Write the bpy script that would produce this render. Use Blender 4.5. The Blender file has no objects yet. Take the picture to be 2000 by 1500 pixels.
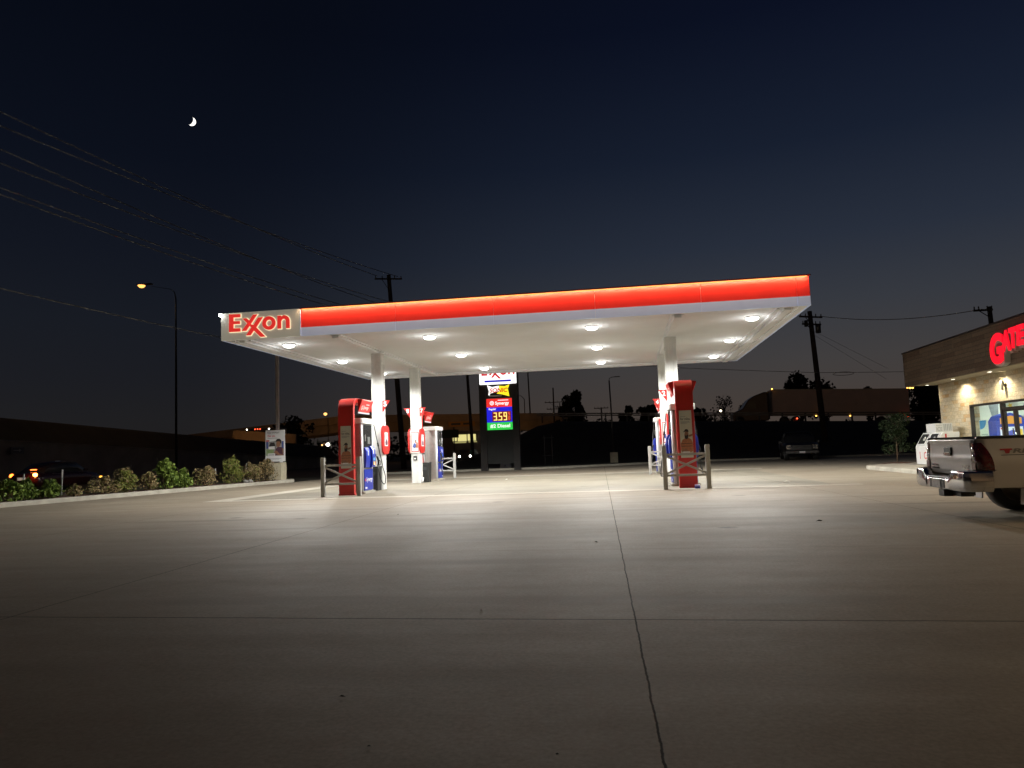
import bpy, bmesh, math, random
from mathutils import Vector, Matrix
R = math.radians
SC = bpy.context.scene
COL = SC.collection
# ------------------------------------------------------------------ camera
cam = bpy.data.cameras.new("camera"); cam_o = bpy.data.objects.new("camera", cam); COL.objects.link(cam_o)
cam.sensor_width = 36; cam.lens = 1450 / 2000 * 36; cam.clip_end = 6000; cam.clip_start = .05
YAW, PIT, ROL = R(8.3), R(5.13), R(-2.04)
fw = Vector((-math.sin(YAW), math.cos(YAW), 0)); rt = Vector((math.cos(YAW), math.sin(YAW), 0)); up = Vector((0, 0, 1))
F = fw * math.cos(PIT) + up * math.sin(PIT); U = -fw * math.sin(PIT) + up * math.cos(PIT)
Rr = rt * math.cos(ROL) + U * math.sin(ROL); Uu = -rt * math.sin(ROL) + U * math.cos(ROL)
m = Matrix((Rr, Uu, -F)).transposed().to_4x4(); m.translation = (0, 0, 1.15)
cam_o.matrix_world = m
SC.camera = cam_o
# ------------------------------------------------------------------ view, render
SC.view_settings.view_transform = 'Standard'; SC.view_settings.look = 'None'
SC.view_settings.exposure = 0; SC.view_settings.gamma = 1
SC.render.engine = 'CYCLES'
SC.cycles.max_bounces = 6; SC.cycles.diffuse_bounces = 4; SC.cycles.glossy_bounces = 3; SC.cycles.transparent_max_bounces = 12
SC.cycles.caustics_reflective = False; SC.cycles.caustics_refractive = False
SC.cycles.sample_clamp_indirect = 3.0; SC.cycles.adaptive_threshold = .004; SC.cycles.use_light_tree = False
SC.cycles.use_denoising = True
# ------------------------------------------------------------------ dusk sky: afterglow low towards the right, night blue overhead
W = bpy.data.worlds.new("World"); SC.world = W; W.use_nodes = True
nt = W.node_tree; N = nt.nodes; L = nt.links
for n in list(N): N.remove(n)
out = N.new('ShaderNodeOutputWorld'); bg = N.new('ShaderNodeBackground'); L.new(bg.outputs[0], out.inputs[0])
tc = N.new('ShaderNodeTexCoord'); sep = N.new('ShaderNodeSeparateXYZ'); L.new(tc.outputs['Generated'], sep.inputs[0])
def ramp(stops):
    r = N.new('ShaderNodeValToRGB'); r.color_ramp.interpolation = 'B_SPLINE' if False else 'EASE'
    r.color_ramp.interpolation = 'LINEAR'
    e = r.color_ramp.elements
    while len(e) < len(stops): e.new(.5)
    for k, (p, c) in enumerate(stops): e[k].position = p; e[k].color = (*c, 1)
    L.new(sep.outputs['Z'], r.inputs[0]); return r
SKY_SUN = [(0, (.068, .050, .040)), (.05, (.060, .048, .042)), (.10, (.052, .048, .048)), (.17, (.037, .041, .051)), (.25, (.021, .028, .045)), (.36, (.0092, .0145, .030)), (.5, (.0036, .0060, .0180)), (.7, (.0022, .0038, .0125))]
SKY_AWAY = [(0, (.0145, .013, .013)), (.05, (.0135, .0132, .0145)), (.10, (.0110, .0118, .0155)), (.17, (.0090, .0110, .0165)), (.25, (.0062, .0082, .0145)), (.36, (.0035, .0052, .0110)), (.5, (.0022, .0034, .0078)), (.7, (.002, .003, .007))]
ra = ramp(SKY_SUN); rb = ramp(SKY_AWAY)
dot = N.new('ShaderNodeVectorMath'); dot.operation = 'DOT_PRODUCT'; L.new(tc.outputs['Generated'], dot.inputs[0])
SAZ = R(26); dot.inputs[1].default_value = (math.sin(SAZ), math.cos(SAZ), 0)
mr = N.new('ShaderNodeMapRange'); mr.interpolation_type = 'SMOOTHSTEP'; L.new(dot.outputs['Value'], mr.inputs[0])
mr.inputs[1].default_value = .50; mr.inputs[2].default_value = 1.0
mx = N.new('ShaderNodeMixRGB'); L.new(mr.outputs[0], mx.inputs[0]); L.new(rb.outputs[0], mx.inputs[1]); L.new(ra.outputs[0], mx.inputs[2])
# warm glow added low in the unseen sky behind the camera as fill light
rc = ramp([(0, (.13, .078, .040)), (.12, (.085, .052, .028)), (.3, (.022, .016, .012)), (.6, (.003, .004, .008))])
m3 = N.new('ShaderNodeMapRange'); m3.interpolation_type = 'SMOOTHSTEP'; L.new(dot.outputs['Value'], m3.inputs[0]); m3.inputs[1].default_value = -.25; m3.inputs[2].default_value = -.85
mx2 = N.new('ShaderNodeMixRGB'); L.new(m3.outputs[0], mx2.inputs[0]); L.new(mx.outputs[0], mx2.inputs[1]); L.new(rc.outputs[0], mx2.inputs[2]); mx = mx2
L.new(mx.outputs[0], bg.inputs[0]); bg.inputs[1].default_value = 1.0
# the sun has set: it stands below the ground's edge and lights nothing in view
sun = bpy.data.lights.new("sun", 'SUN'); sun.energy = 4.0; sun.angle = R(.5); sun.color = (1, .96, .9)
sun_o = bpy.data.objects.new("sun", sun); COL.objects.link(sun_o)
sd = Vector((math.sin(R(22)) * math.cos(R(9)), math.cos(R(22)) * math.cos(R(9)), -math.sin(R(9))))
sun_o.rotation_euler = sd.to_track_quat('Z', 'Y').to_euler()
# ------------------------------------------------------------------ helpers
ORG = {}
def org(o): return ORG.get(o.name, Vector((0, 0, 0))) if o else Vector((0, 0, 0))
def thing(name, label, cat, loc=(0, 0, 0), group=None, kind=None):
    o = bpy.data.objects.new(name, None); COL.objects.link(o); o.location = loc
    o.empty_display_size = .2
    o['label'] = label; o['category'] = cat
    if group: o['group'] = group
    if kind: o['kind'] = kind
    ORG[o.name] = Vector(loc); return o
def tag(o, label=None, cat=None, group=None, kind=None):
    if label: o['label'] = label
    if cat: o['category'] = cat
    if group: o['group'] = group
    if kind: o['kind'] = kind
    return o
def copy_tree(o, parent=None):
    c = o.copy(); COL.objects.link(c)
    if parent: c.parent = parent
    for ch in list(o.children): copy_tree(ch, c)
    return c
def dup(o, loc, rz=None, label=None, group=None):
    c = copy_tree(o); c.location = loc
    if rz is not None: c.rotation_euler = (0, 0, rz)
    if label: c['label'] = label
    if group: c['group'] = group
    ORG[c.name] = Vector(loc); return c
class MB:
    def __init__(s): s.v = []; s.f = []; s.m = []; s.sm = []
    def add(s, vs, fs, mi=0, sm=False):
        b = len(s.v); s.v += [Vector(v) for v in vs]
        for f in fs: s.f.append([b + i for i in f]); s.m.append(mi); s.sm.append(sm)
        return s
    def box(s, a, b, mi=0):
        (x0, y0, z0), (x1, y1, z1) = a, b
        return s.add([(x0, y0, z0), (x1, y0, z0), (x1, y1, z0), (x0, y1, z0), (x0, y0, z1), (x1, y0, z1), (x1, y1, z1), (x0, y1, z1)],
                     [(3, 2, 1, 0), (4, 5, 6, 7), (0, 1, 5, 4), (1, 2, 6, 5), (2, 3, 7, 6), (3, 0, 4, 7)], mi)
    def beam(s, p, q, w, h, mi=0, upv=(0, 0, 1)):
        p = Vector(p); q = Vector(q); d = (q - p).normalized(); u = Vector(upv)
        r = d.cross(u)
        if r.length < 1e-4: r = d.cross(Vector((0, 1, 0)))
        r.normalize(); u = r.cross(d)
        vs = [c + r * (a * w / 2) + u * (b * h / 2) for c in (p, q) for a, b in ((-1, -1), (1, -1), (1, 1), (-1, 1))]
        return s.add(vs, [(0, 1, 2, 3), (7, 6, 5, 4), (0, 4, 5, 1), (1, 5, 6, 2), (2, 6, 7, 3), (3, 7, 4, 0)], mi)
    def tube(s, pts, r, n=8, mi=0, caps=True, sm=True):
        pts = [Vector(p) for p in pts]; rs = r if isinstance(r, (list, tuple)) else [r] * len(pts)
        vs = []; fs = []; prev = None
        for i, p in enumerate(pts):
            d = (pts[min(i + 1, len(pts) - 1)] - pts[max(i - 1, 0)]).normalized()
            if prev is None:
                a = Vector((0, 0, 1)) if abs(d.z) < .9 else Vector((1, 0, 0))
                u = d.cross(a).normalized()
            else:
                u = (prev - d * prev.dot(d)).normalized()
            prev = u; w = d.cross(u)
            for k in range(n):
                t = 2 * math.pi * k / n; vs.append(p + (u * math.cos(t) + w * math.sin(t)) * rs[i])
        for i in range(len(pts) - 1):
            for k in range(n):
                k2 = (k + 1) % n; fs.append((i * n + k, i * n + k2, (i + 1) * n + k2, (i + 1) * n + k))
        s.add(vs, fs, mi, sm)
        if caps:
            b = len(pts) - 1
            s.add([vs[k] for k in range(n)], [tuple(reversed(range(n)))], mi)
            s.add([vs[b * n + k] for k in range(n)], [tuple(range(n))], mi)
        return s
    def cyl(s, p, q, r0, r1=None, n=16, mi=0): return s.tube([p, q], [r0, r0 if r1 is None else r1], n, mi)
    def lathe(s, prof, O, ax, n=24, mi=0, sm=True):
        O = Vector(O); ax = Vector(ax).normalized(); u = ax.orthogonal().normalized(); w = ax.cross(u)
        vs = []; fs = []
        for (r, h) in prof:
            for k in range(n):
                t = 2 * math.pi * k / n; vs.append(O + ax * h + (u * math.cos(t) + w * math.sin(t)) * max(r, 1e-4))
        for i in range(len(prof) - 1):
            for k in range(n):
                k2 = (k + 1) % n; fs.append((i * n + k, i * n + k2, (i + 1) * n + k2, (i + 1) * n + k))
        return s.add(vs, fs, mi, sm)
    def poly(s, pts, O, Ux, Uy, t, mi=0, side=None):
        O = Vector(O); Ux = Vector(Ux); Uy = Vector(Uy); n = Ux.cross(Uy).normalized(); k = len(pts)
        vs = [O + Ux * a + Uy * b + n * h for h in (0, t) for a, b in pts]
        s.add(vs, [tuple(reversed(range(k))), tuple(range(k, 2 * k))], mi)
        s.add(vs, [(i, (i + 1) % k, k + (i + 1) % k, k + i) for i in range(k)], mi if side is None else side)
        return s
    def grid(s, P, nu, nv, mi=0, sm=True, closev=False):
        vs = [P(i / (nu - 1), j / (nv - 1)) for i in range(nu) for j in range(nv)]
        fs = [(i * nv + j, (i + 1) * nv + j, (i + 1) * nv + j + 1, i * nv + j + 1) for i in range(nu - 1) for j in range(nv - 1)]
        return s.add(vs, fs, mi, sm)
    def build(s, name, mats, parent=None, bevel=0, seg=2, recalc=True, sub=0):
        me = bpy.data.meshes.new(name); o_ = org(parent)
        me.from_pydata([v - o_ for v in s.v], [], s.f)
        if not isinstance(mats, (list, tuple)): mats = [mats]
        for mm in mats: me.materials.append(mm)
        for i, p in enumerate(me.polygons): p.material_index = s.m[i]; p.use_smooth = s.sm[i]
        if recalc:
            bm = bmesh.new(); bm.from_mesh(me); bmesh.ops.remove_doubles(bm, verts=bm.verts, dist=1e-5)
            bmesh.ops.recalc_face_normals(bm, faces=bm.faces); bm.to_mesh(me); bm.free()
        me.update()
        o = bpy.data.objects.new(name, me); COL.objects.link(o)
        if parent: o.parent = parent; ORG[o.name] = o_
        if bevel:
            b = o.modifiers.new('bevel', 'BEVEL'); b.width = bevel; b.segments = seg; b.limit_method = 'ANGLE'; b.angle_limit = R(40)
        if sub:
            q = o.modifiers.new('subdivision', 'SUBSURF'); q.levels = sub; q.render_levels = sub
        return o
GL = {}
def glyph(t, bold=0, shear=0):
    k = (t, bold, shear)
    if k not in GL:
        cu = bpy.data.curves.new('lettering', 'FONT'); cu.body = t; cu.offset = bold; cu.shear = shear; cu.extrude = .05; cu.resolution_u = 4
        o = bpy.data.objects.new('lettering', cu); COL.objects.link(o)
        dg = bpy.context.evaluated_depsgraph_get(); ev = o.evaluated_get(dg); me = bpy.data.meshes.new_from_object(ev)
        vs = [v.co.copy() for v in me.vertices]; fs = [tuple(p.vertices) for p in me.polygons]
        bpy.data.objects.remove(o); bpy.data.curves.remove(cu); bpy.data.meshes.remove(me)
        x0 = min(v.x for v in vs); x1 = max(v.x for v in vs); y0 = min(v.y for v in vs); y1 = max(v.y for v in vs)
        GL[k] = ([((v.x - x0) / (x1 - x0), (v.y - y0) / (y1 - y0), 1. if v.z > 0 else 0.) for v in vs], fs)
    return GL[k]
def letters(mb, t, O, Ux, Uy, w, h, d=.006, mi=0, bold=0, shear=0):
    """lettering filling a w x h box whose lower-left corner is O; Ux, Uy unit vectors"""
    vs, fs = glyph(t, bold, shear); O = Vector(O); Ux = Vector(Ux); Uy = Vector(Uy); n = Ux.cross(Uy)
    return mb.add([O + Ux * (a * w) + Uy * (b * h) + n * (c * d) for a, b, c in vs], fs, mi)
FX = ((1, 0, 0), (0, 0, 1))       # written on a face that looks to -Y
FPX = ((0, 1, 0), (0, 0, 1))      # ... to +X
FNX = ((0, -1, 0), (0, 0, 1))     # ... to -X
# ------------------------------------------------------------------ materials
def mat(name, col, rough=.5, metal=0., noise=None, bump=None, emit=None, es=0., spec=.5, coat=0., obj=True):
    m = bpy.data.materials.new(name); m.use_nodes = True; t = m.node_tree; b = t.nodes['Principled BSDF']
    b.inputs['Base Color'].default_value = (*col, 1); b.inputs['Roughness'].default_value = rough; b.inputs['Metallic'].default_value = metal
    b.inputs['Specular IOR Level'].default_value = spec; b.inputs['Coat Weight'].default_value = coat
    if emit: b.inputs['Emission Color'].default_value = (*emit, 1); b.inputs['Emission Strength'].default_value = es
    if emit: m.cycles.emission_sampling = 'NONE'     # the lamps carry the light; the glowing faces are only seen
    if noise or bump:
        tcn = t.nodes.new('ShaderNodeTexCoord')
    if noise:
        sc, amt = noise[0], noise[1]
        nz = t.nodes.new('ShaderNodeTexNoise'); nz.inputs['Scale'].default_value = sc; nz.inputs['Detail'].default_value = 6; nz.inputs['Roughness'].default_value = .6
        t.links.new(tcn.outputs['Object'], nz.inputs['Vector'])
        cr = t.nodes.new('ShaderNodeValToRGB'); cr.color_ramp.elements[0].position = .3; cr.color_ramp.elements[1].position = .7
        c2 = noise[2] if len(noise) > 2 else tuple(x * (1 - amt) for x in col)
        cr.color_ramp.elements[0].color = (*c2, 1); cr.color_ramp.elements[1].color = (*col, 1)
        t.links.new(nz.outputs['Fac'], cr.inputs[0]); t.links.new(cr.outputs[0], b.inputs['Base Color'])
        mrn = t.nodes.new('ShaderNodeMapRange'); mrn.inputs[3].default_value = min(1, rough + .12); mrn.inputs[4].default_value = max(0, rough - .06)
        t.links.new(nz.outputs['Fac'], mrn.inputs[0]); t.links.new(mrn.outputs[0], b.inputs['Roughness'])
    if bump:
        nb = t.nodes.new('ShaderNodeTexNoise'); nb.inputs['Scale'].default_value = bump[0]; nb.inputs['Detail'].default_value = 5
        t.links.new(tcn.outputs['Object'], nb.inputs['Vector'])
        bp = t.nodes.new('ShaderNodeBump'); bp.inputs['Strength'].default_value = bump[1]; bp.inputs['Distance'].default_value = .02
        t.links.new(nb.outputs['Fac'], bp.inputs['Height']); t.links.new(bp.outputs[0], b.inputs['Normal'])
    return m
def glow(name, col, s): return mat(name, (.02, .02, .02), .4, emit=col, es=s)
white_paint = mat('white_paint', (.80, .80, .77), .28, noise=(3, .06), spec=.5)
column_paint = mat('column_paint', (.68, .69, .67), .25, noise=(3, .08), spec=.5)
soffit_m = mat('soffit_white', (.87, .895, .93), .7, noise=(1.2, .05), spec=.12)
red_sheet = mat('red_sheet', (.50, .022, .018), .32, noise=(2.5, .18), spec=.5)
red_face = mat('red_fascia', (.66, .030, .020), .38, noise=(1.5, .12), emit=(.62, .022, .018), es=.38)  # even glow added on top of the led light, as if lit from within
white_face = mat('white_fascia', (.52, .60, .76), .4, noise=(1.5, .10), emit=(.54, .61, .82), es=.26)  # bluish glow put into the panel to lift its brightness
sign_grey = mat('sign_panel_grey', (.66, .66, .60), .4, noise=(1.5, .06), emit=(.62, .60, .47), es=.26)  # faint glow added so the panel reads as lit from within
letter_white = mat('white_vinyl', (.85, .85, .83), .4)
letter_grey = mat('grey_print', (.28, .29, .30), .5)
letter_dark = mat('dark_print', (.045, .05, .055), .5)
poster_cream = mat('cream_print', (.60, .60, .51), .45, noise=(6, .05))
poster_white = mat('white_print', (.80, .80, .80), .4, noise=(6, .04))
print_orange = mat('orange_print', (.50, .19, .09), .5, noise=(20, .4))
print_skin = mat('skin_print', (.34, .17, .10), .5, noise=(30, .3))
print_dark = mat('black_print', (.025, .02, .02), .5)
print_green = mat('green_print', (.30, .42, .18), .5, noise=(18, .4))
print_purple = mat('plum_print', (.10, .04, .07), .5, noise=(20, .4))
print_blue = mat('blue_print', (.06, .10, .34), .5, noise=(15, .3))
steel = mat('brushed_steel', (.40, .39, .37), .34, .85, noise=(5, .2))
steel_white = mat('pale_steel', (.80, .82, .86), .22, .15, noise=(4, .06))
dark_glass = mat('dark_screen', (.035, .035, .035), .08, spec=.6)
blue_sheet = mat('blue_sheet', (.012, .035, .42), .3, noise=(4, .25), spec=.5)
black_rubber = mat('black_rubber', (.012, .012, .012), .5, noise=(20, .3))
black_plastic = mat('black_plastic', (.022, .023, .023), .38, noise=(8, .3))
grey_paint = mat('warm_grey_paint', (.43, .43, .405), .45, noise=(6, .15), bump=(60, .05))
chrome = mat('chrome', (.75, .75, .76), .10, 1.0, noise=(6, .12))
concrete_block = mat('cast_concrete', (.52, .47, .34), .85, noise=(5, .25), bump=(40, .35))
kerb_m = mat('kerb_concrete', (.40, .375, .31), .85, noise=(3, .3), bump=(50, .4))
dark_steel = mat('dark_galvanised', (.10, .095, .09), .5, .6, noise=(4, .3))
bark_pole = mat('creosote_wood', (.055, .040, .032), .9, noise=(4, .5), bump=(25, .5))
wire_m = mat('wire_aluminium', (.30, .30, .295), .6, .0)
# ------------------------------------------------------------------ ground and paving
def concrete(name, base, dark, jx=None, jy=(), stain=.5, warm=None):
    m = bpy.data.materials.new(name); m.use_nodes = True; t = m.node_tree; b = t.nodes['Principled BSDF']; nd = t.nodes; lk = t.links
    tcn = nd.new('ShaderNodeTexCoord')
    def noise(scale, detail=5, rough=.6, mapsc=None, dist=0):
        n = nd.new('ShaderNodeTexNoise'); n.inputs['Scale'].default_value = scale; n.inputs['Detail'].default_value = detail; n.inputs['Roughness'].default_value = rough; n.inputs['Distortion'].default_value = dist
        if mapsc:
            mp = nd.new('ShaderNodeMapping'); mp.inputs['Scale'].default_value = mapsc; mp.inputs['Rotation'].default_value = (0, 0, R(mapsc[2] * 0 + 8)); lk.new(tcn.outputs['Object'], mp.inputs[0]); lk.new(mp.outputs[0], n.inputs['Vector'])
        else: lk.new(tcn.outputs['Object'], n.inputs['Vector'])
        return n.outputs['Fac']
    def mth(op, a, b_=None, c=None):
        n = nd.new('ShaderNodeMath'); n.operation = op
        for i, x in enumerate((a, b_, c)):
            if x is None: continue
            if isinstance(x, (int, float)): n.inputs[i].default_value = x
            else: lk.new(x, n.inputs[i])
        return n.outputs[0]
    def mr_(v, a, b_, c, d):
        n = nd.new('ShaderNodeMapRange'); lk.new(v, n.inputs[0])
        for i, x in enumerate((a, b_, c, d)): n.inputs[i + 1].default_value = x
        return n.outputs[0]
    big = noise(.22, 4, .55, dist=.6); mid = noise(1.1, 6, .65, (.45, 1.7, 1)); fine = noise(38, 4, .7); speck = noise(6, 8, .75)
    streak = noise(.9, 6, .6, (.12, 1.6, 1), .8)
    mix = mth('ADD', mth('ADD', mth('MULTIPLY', big, .40), mth('MULTIPLY', mid, .24)), mth('ADD', mth('MULTIPLY', streak, .14), mth('MULTIPLY', speck, .22)))
    cr = nd.new('ShaderNodeValToRGB'); e = cr.color_ramp.elements; e[0].position = .50 - .17 * stain / .5; e[1].position = .50 + .15 * stain / .5; e[0].color = (*dark, 1); e[1].color = (*base, 1)
    lk.new(mix, cr.inputs[0])
    fm = nd.new('ShaderNodeMixRGB'); fm.blend_type = 'MULTIPLY'; fm.inputs[0].default_value = 1; lk.new(cr.outputs[0], fm.inputs[1])
    g = mr_(fine, .3, .7, .78, 1.16); cmb = nd.new('ShaderNodeCombineXYZ')
    for i in range(3): lk.new(g, cmb.inputs[i])
    lk.new(cmb.outputs[0], fm.inputs[2]); col = fm.outputs[0]
    # small oil spots
    vo = nd.new('ShaderNodeTexVoronoi'); vo.inputs['Scale'].default_value = .55; lk.new(tcn.outputs['Object'], vo.inputs['Vector'])
    sp = mr_(mth('ADD', vo.outputs['Distance'], mth('MULTIPLY', speck, .12)), .10, .16, .45, 1.)
    om = nd.new('ShaderNodeMixRGB'); om.blend_type = 'MULTIPLY'; om.inputs[0].default_value = .85; lk.new(col, om.inputs[1])
    c3 = nd.new('ShaderNodeCombineXYZ')
    for i in range(3): lk.new(sp, c3.inputs[i])
    lk.new(c3.outputs[0], om.inputs[2]); col = om.outputs[0]
    # faint tyre scrubs: thin curved bands from a distorted wave, kept to patches
    wv = nd.new('ShaderNodeTexWave'); wv.wave_type = 'RINGS'; wv.inputs['Scale'].default_value = .16; wv.inputs['Distortion'].default_value = 1.5; wv.inputs['Detail'].default_value = 2; wv.inputs['Detail Scale'].default_value = .6
    mpw = nd.new('ShaderNodeMapping'); mpw.inputs['Location'].default_value = (9, 3, 0); lk.new(tcn.outputs['Object'], mpw.inputs[0]); lk.new(mpw.outputs[0], wv.inputs['Vector'])
    tw = mth('MULTIPLY', mr_(wv.outputs['Fac'], .90, .99, 0., .42), mr_(mth('ADD', big, mth('MULTIPLY', speck, .3)), .58, .78, 0., 1.))
    tm = nd.new('ShaderNodeMixRGB'); lk.new(tw, tm.inputs[0]); lk.new(col, tm.inputs[1]); tm.inputs[2].default_value = (.08, .072, .06, 1); col = tm.outputs[0]
    bump_h = mth('MULTIPLY', speck, .05)
    if jx or jy:
        sx = nd.new('ShaderNodeSeparateXYZ'); lk.new(tcn.outputs['Object'], sx.inputs[0])
        wob = mth('MULTIPLY', mth('ADD', mth('SUBTRACT', noise(2.2, 4, .7), .5), mth('MULTIPLY', mth('SUBTRACT', noise(34, 3, .7), .5), .25)), .03)
        ju = mth('ADD', sx.outputs['X'], mth('MULTIPLY', sx.outputs['Y'], .03)); jv = mth('ADD', sx.outputs['Y'], mth('MULTIPLY', sx.outputs['X'], .03))
        mask = None
        def line(c, off, per, w, s):
            q = mth('PINGPONG', mth('SUBTRACT', mth('ADD', c, wob), off), per / 2) if per else mth('ABSOLUTE', mth('SUBTRACT', mth('ADD', c, wob), off))
            return mr_(q, w * .5, w, s, 0.)
        lines = []
        if jx: lines.append(line(ju, jx[0], jx[1], .0075, .92))
        for (o_, w_, s_) in jy: lines.append(line(jv, o_, 0, w_, s_))
        mask = lines[0]
        for l_ in lines[1:]: mask = mth('MAXIMUM', mask, l_)
        jm = nd.new('ShaderNodeMixRGB'); lk.new(mask, jm.inputs[0]); lk.new(col, jm.inputs[1]); jm.inputs[2].default_value = (.022, .018, .014, 1); col = jm.outputs[0]
        bump_h = mth('SUBTRACT', bump_h, mask)
    lk.new(col, b.inputs['Base Color'])
    lk.new(mr_(mix, .35, .65, .80, .62), b.inputs['Roughness']); b.inputs['Specular IOR Level'].default_value = .35
    if jx: lk.new(mth('MULTIPLY', mth('SUBTRACT', 1.0, mask), .35), b.inputs['Specular IOR Level'])
    bp = nd.new('ShaderNodeBump'); bp.inputs['Strength'].default_value = .35; bp.inputs['Distance'].default_value = .008; lk.new(bump_h, bp.inputs['Height']); lk.new(bp.outputs[0], b.inputs['Normal'])
    return m
lot_m = concrete('lot_concrete', (.38, .328, .25), (.215, .178, .13), (.18, 4.8), ((5.13, .012, .8), (8.6, .012, .35), (12.6, .014, .3), (16.3, .014, .3), (37.2, .02, .5)))
slab_m = concrete('fuel_slab_concrete', (.30, .272, .212), (.185, .166, .125), (.18, 4.8), ((24.6, .015, .6), (29.2, .015, .6)), stain=.6)
asphalt_m = mat('asphalt', (.055, .05, .046), .8, noise=(2, .4), bump=(80, .3))
dirt_m = mat('dark_soil_and_grass', (.045, .043, .026), .95, noise=(.6, .5), bump=(8, .4))
mulch_m = mat('red_mulch', (.10, .045, .026), .95, noise=(14, .6), bump=(40, .8))
grass_m = mat('lawn_grass', (.05, .075, .022), .9, noise=(9, .5), bump=(50, .5))
def sheet(name, pts, z, m, th=.0):
    mb = MB(); mb.add([(x, y, z) for x, y in pts], [tuple(range(len(pts)))])
    o = mb.build(name, m); o['kind'] = 'structure'; return o
sheet('ground', [(-1500, -300), (1500, -300), (1500, 1600), (-1500, 1600)], -.06, dirt_m)
def kx(y): return -15.9 + .165 * (y - 34.5)
sheet('forecourt', [(kx(-30), -30), (kx(34.5), 34.5), (-15.9, 43.5), (-4, 44.5), (4, 50), (14, 50), (40, 50), (40, -30)], 0, lot_m)
sheet('fuelling_slab', [(-11.2, 20.15), (5.3, 20.15), (5.3, 33.3), (-11.2, 33.3)], .004, slab_m)
sheet('road', [(-33.5, -60), (-24.2, -60), (-21.5, 45), (60, 51.5), (60, 60), (-20, 58), (-20, 160), (-33.5, 160)], -.03, asphalt_m)
strip_m = concrete('pale_concrete', (.56, .52, .44), (.42, .385, .32), None, (), .5)  # paler than the lot, laid along the slab edge to bring it out
sheet('pale_edge_strip', [(-11.9, 19.75), (5.9, 19.75), (5.9, 20.14), (-11.9, 20.14)], .0035, strip_m)
sheet('pale_edge_strip', [(-11.9, 20.15), (-11.21, 20.15), (-11.21, 34.0), (-11.9, 34.0)], .0035, strip_m)
sheet('pale_edge_strip', [(-11.2, 33.31), (5.9, 33.31), (5.9, 34.0), (-11.2, 34.0)], .0035, strip_m)
# planting bed on the left with its kerb, a strip of lawn between bed and road
def bed_top(u, v):
    y = 4 + u * 30.3; w = 2.1 if y < 33 else 2.1; x = kx(y) - .15 - v * w
    return (x, y, .10 + .05 * math.sin(v * math.pi) + .02 * math.sin(y * 3.1 + v * 5))
mb = MB(); mb.grid(bed_top, 80, 8); tag(mb.build('planting_bed', mulch_m), kind='structure')
mb = MB(); mb.grid(lambda u, v: (kx(2 + u * 36) - 2.2 - v * 3.0, 2 + u * 36, .11 + .02 * math.sin(u * 90) * math.sin(v * 9) - .1 * v ** 3), 60, 8); tag(mb.build('lawn_strip', grass_m), kind='structure')
mb = MB()
def kerb_run(mb, pts, w=.16, h=.15):
    sec = [(0, -.05), (0, h - .03), (.03, h), (w, h), (w, -.05)]
    vs = []; n = len(pts)
    for i, p in enumerate(pts):
        p = Vector((*p, 0)); a = Vector((*pts[max(i - 1, 0)], 0)); b = Vector((*pts[min(i + 1, n - 1)], 0)); d = (b - a).normalized(); r = Vector((-d.y, d.x, 0))
        vs += [p + r * s + Vector((0, 0, z)) for s, z in sec]
    k = len(sec); fs = [(i * k + j, i * k + (j + 1) % k, (i + 1) * k + (j + 1) % k, (i + 1) * k + j) for i in range(n - 1) for j in range(k)]
    fs += [tuple(range(k)), tuple((n - 1) * k + j for j in reversed(range(k)))]
    mb.add(vs, fs)
kerb_run(mb, [(kx(y), y) for y in [0, 4, 8, 12, 16, 20, 24, 28, 31, 33.2]] + [(kx(34.1), 34.1), (kx(34.5) - .05, 34.55), (-16.3, 34.9), (-16.9, 35.0), (-18.2, 35.0)])
tag(mb.build('kerb', kerb_m, bevel=.01), kind='structure')
# far edge of the lot: low kerb with rough grass verge behind it
mb = MB(); kerb_run(mb, list(reversed([(-15.9, 43.5), (-10, 44), (-4, 44.6), (0, 47.3), (4, 50), (10, 50.1), (40, 50.1)])), .16, .12); tag(mb.build('kerb', kerb_m), kind='structure')
mb = MB(); mb.add([(-16, 43.7, .08), (-4, 44.8, .08), (4, 50.2, .08), (40, 50.3, .08), (40, 53, .08), (-4, 52, .08), (-16, 51.4, .06)], [(0, 1, 5, 6), (1, 2, 5), (2, 3, 4, 5)]); tag(mb.build('verge', dirt_m), kind='structure')
# store pavement with kerb on the right
mb = MB(); mb.add([(9.0, -10, .13), (9.0, 29.2, .13), (9.25, 29.75, .13), (10.0, 30.4, .13), (13.2, 33, .13), (13.2, -10, .13)], [(5, 4, 3, 2, 1, 0)])
tag(mb.build('pavement', concrete('pavement_concrete', (.38, .35, .30), (.28, .255, .21), (0, 1.5), (), .5)), kind='structure')
mb = MB(); kerb_run(mb, [(8.84, -10), (8.84, 29.0), (8.95, 29.55), (9.2, 29.95), (9.9, 30.55), (13.2, 33.2)][::-1], .17, .135); tag(mb.build('kerb', kerb_m, bevel=.01), kind='structure')

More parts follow.
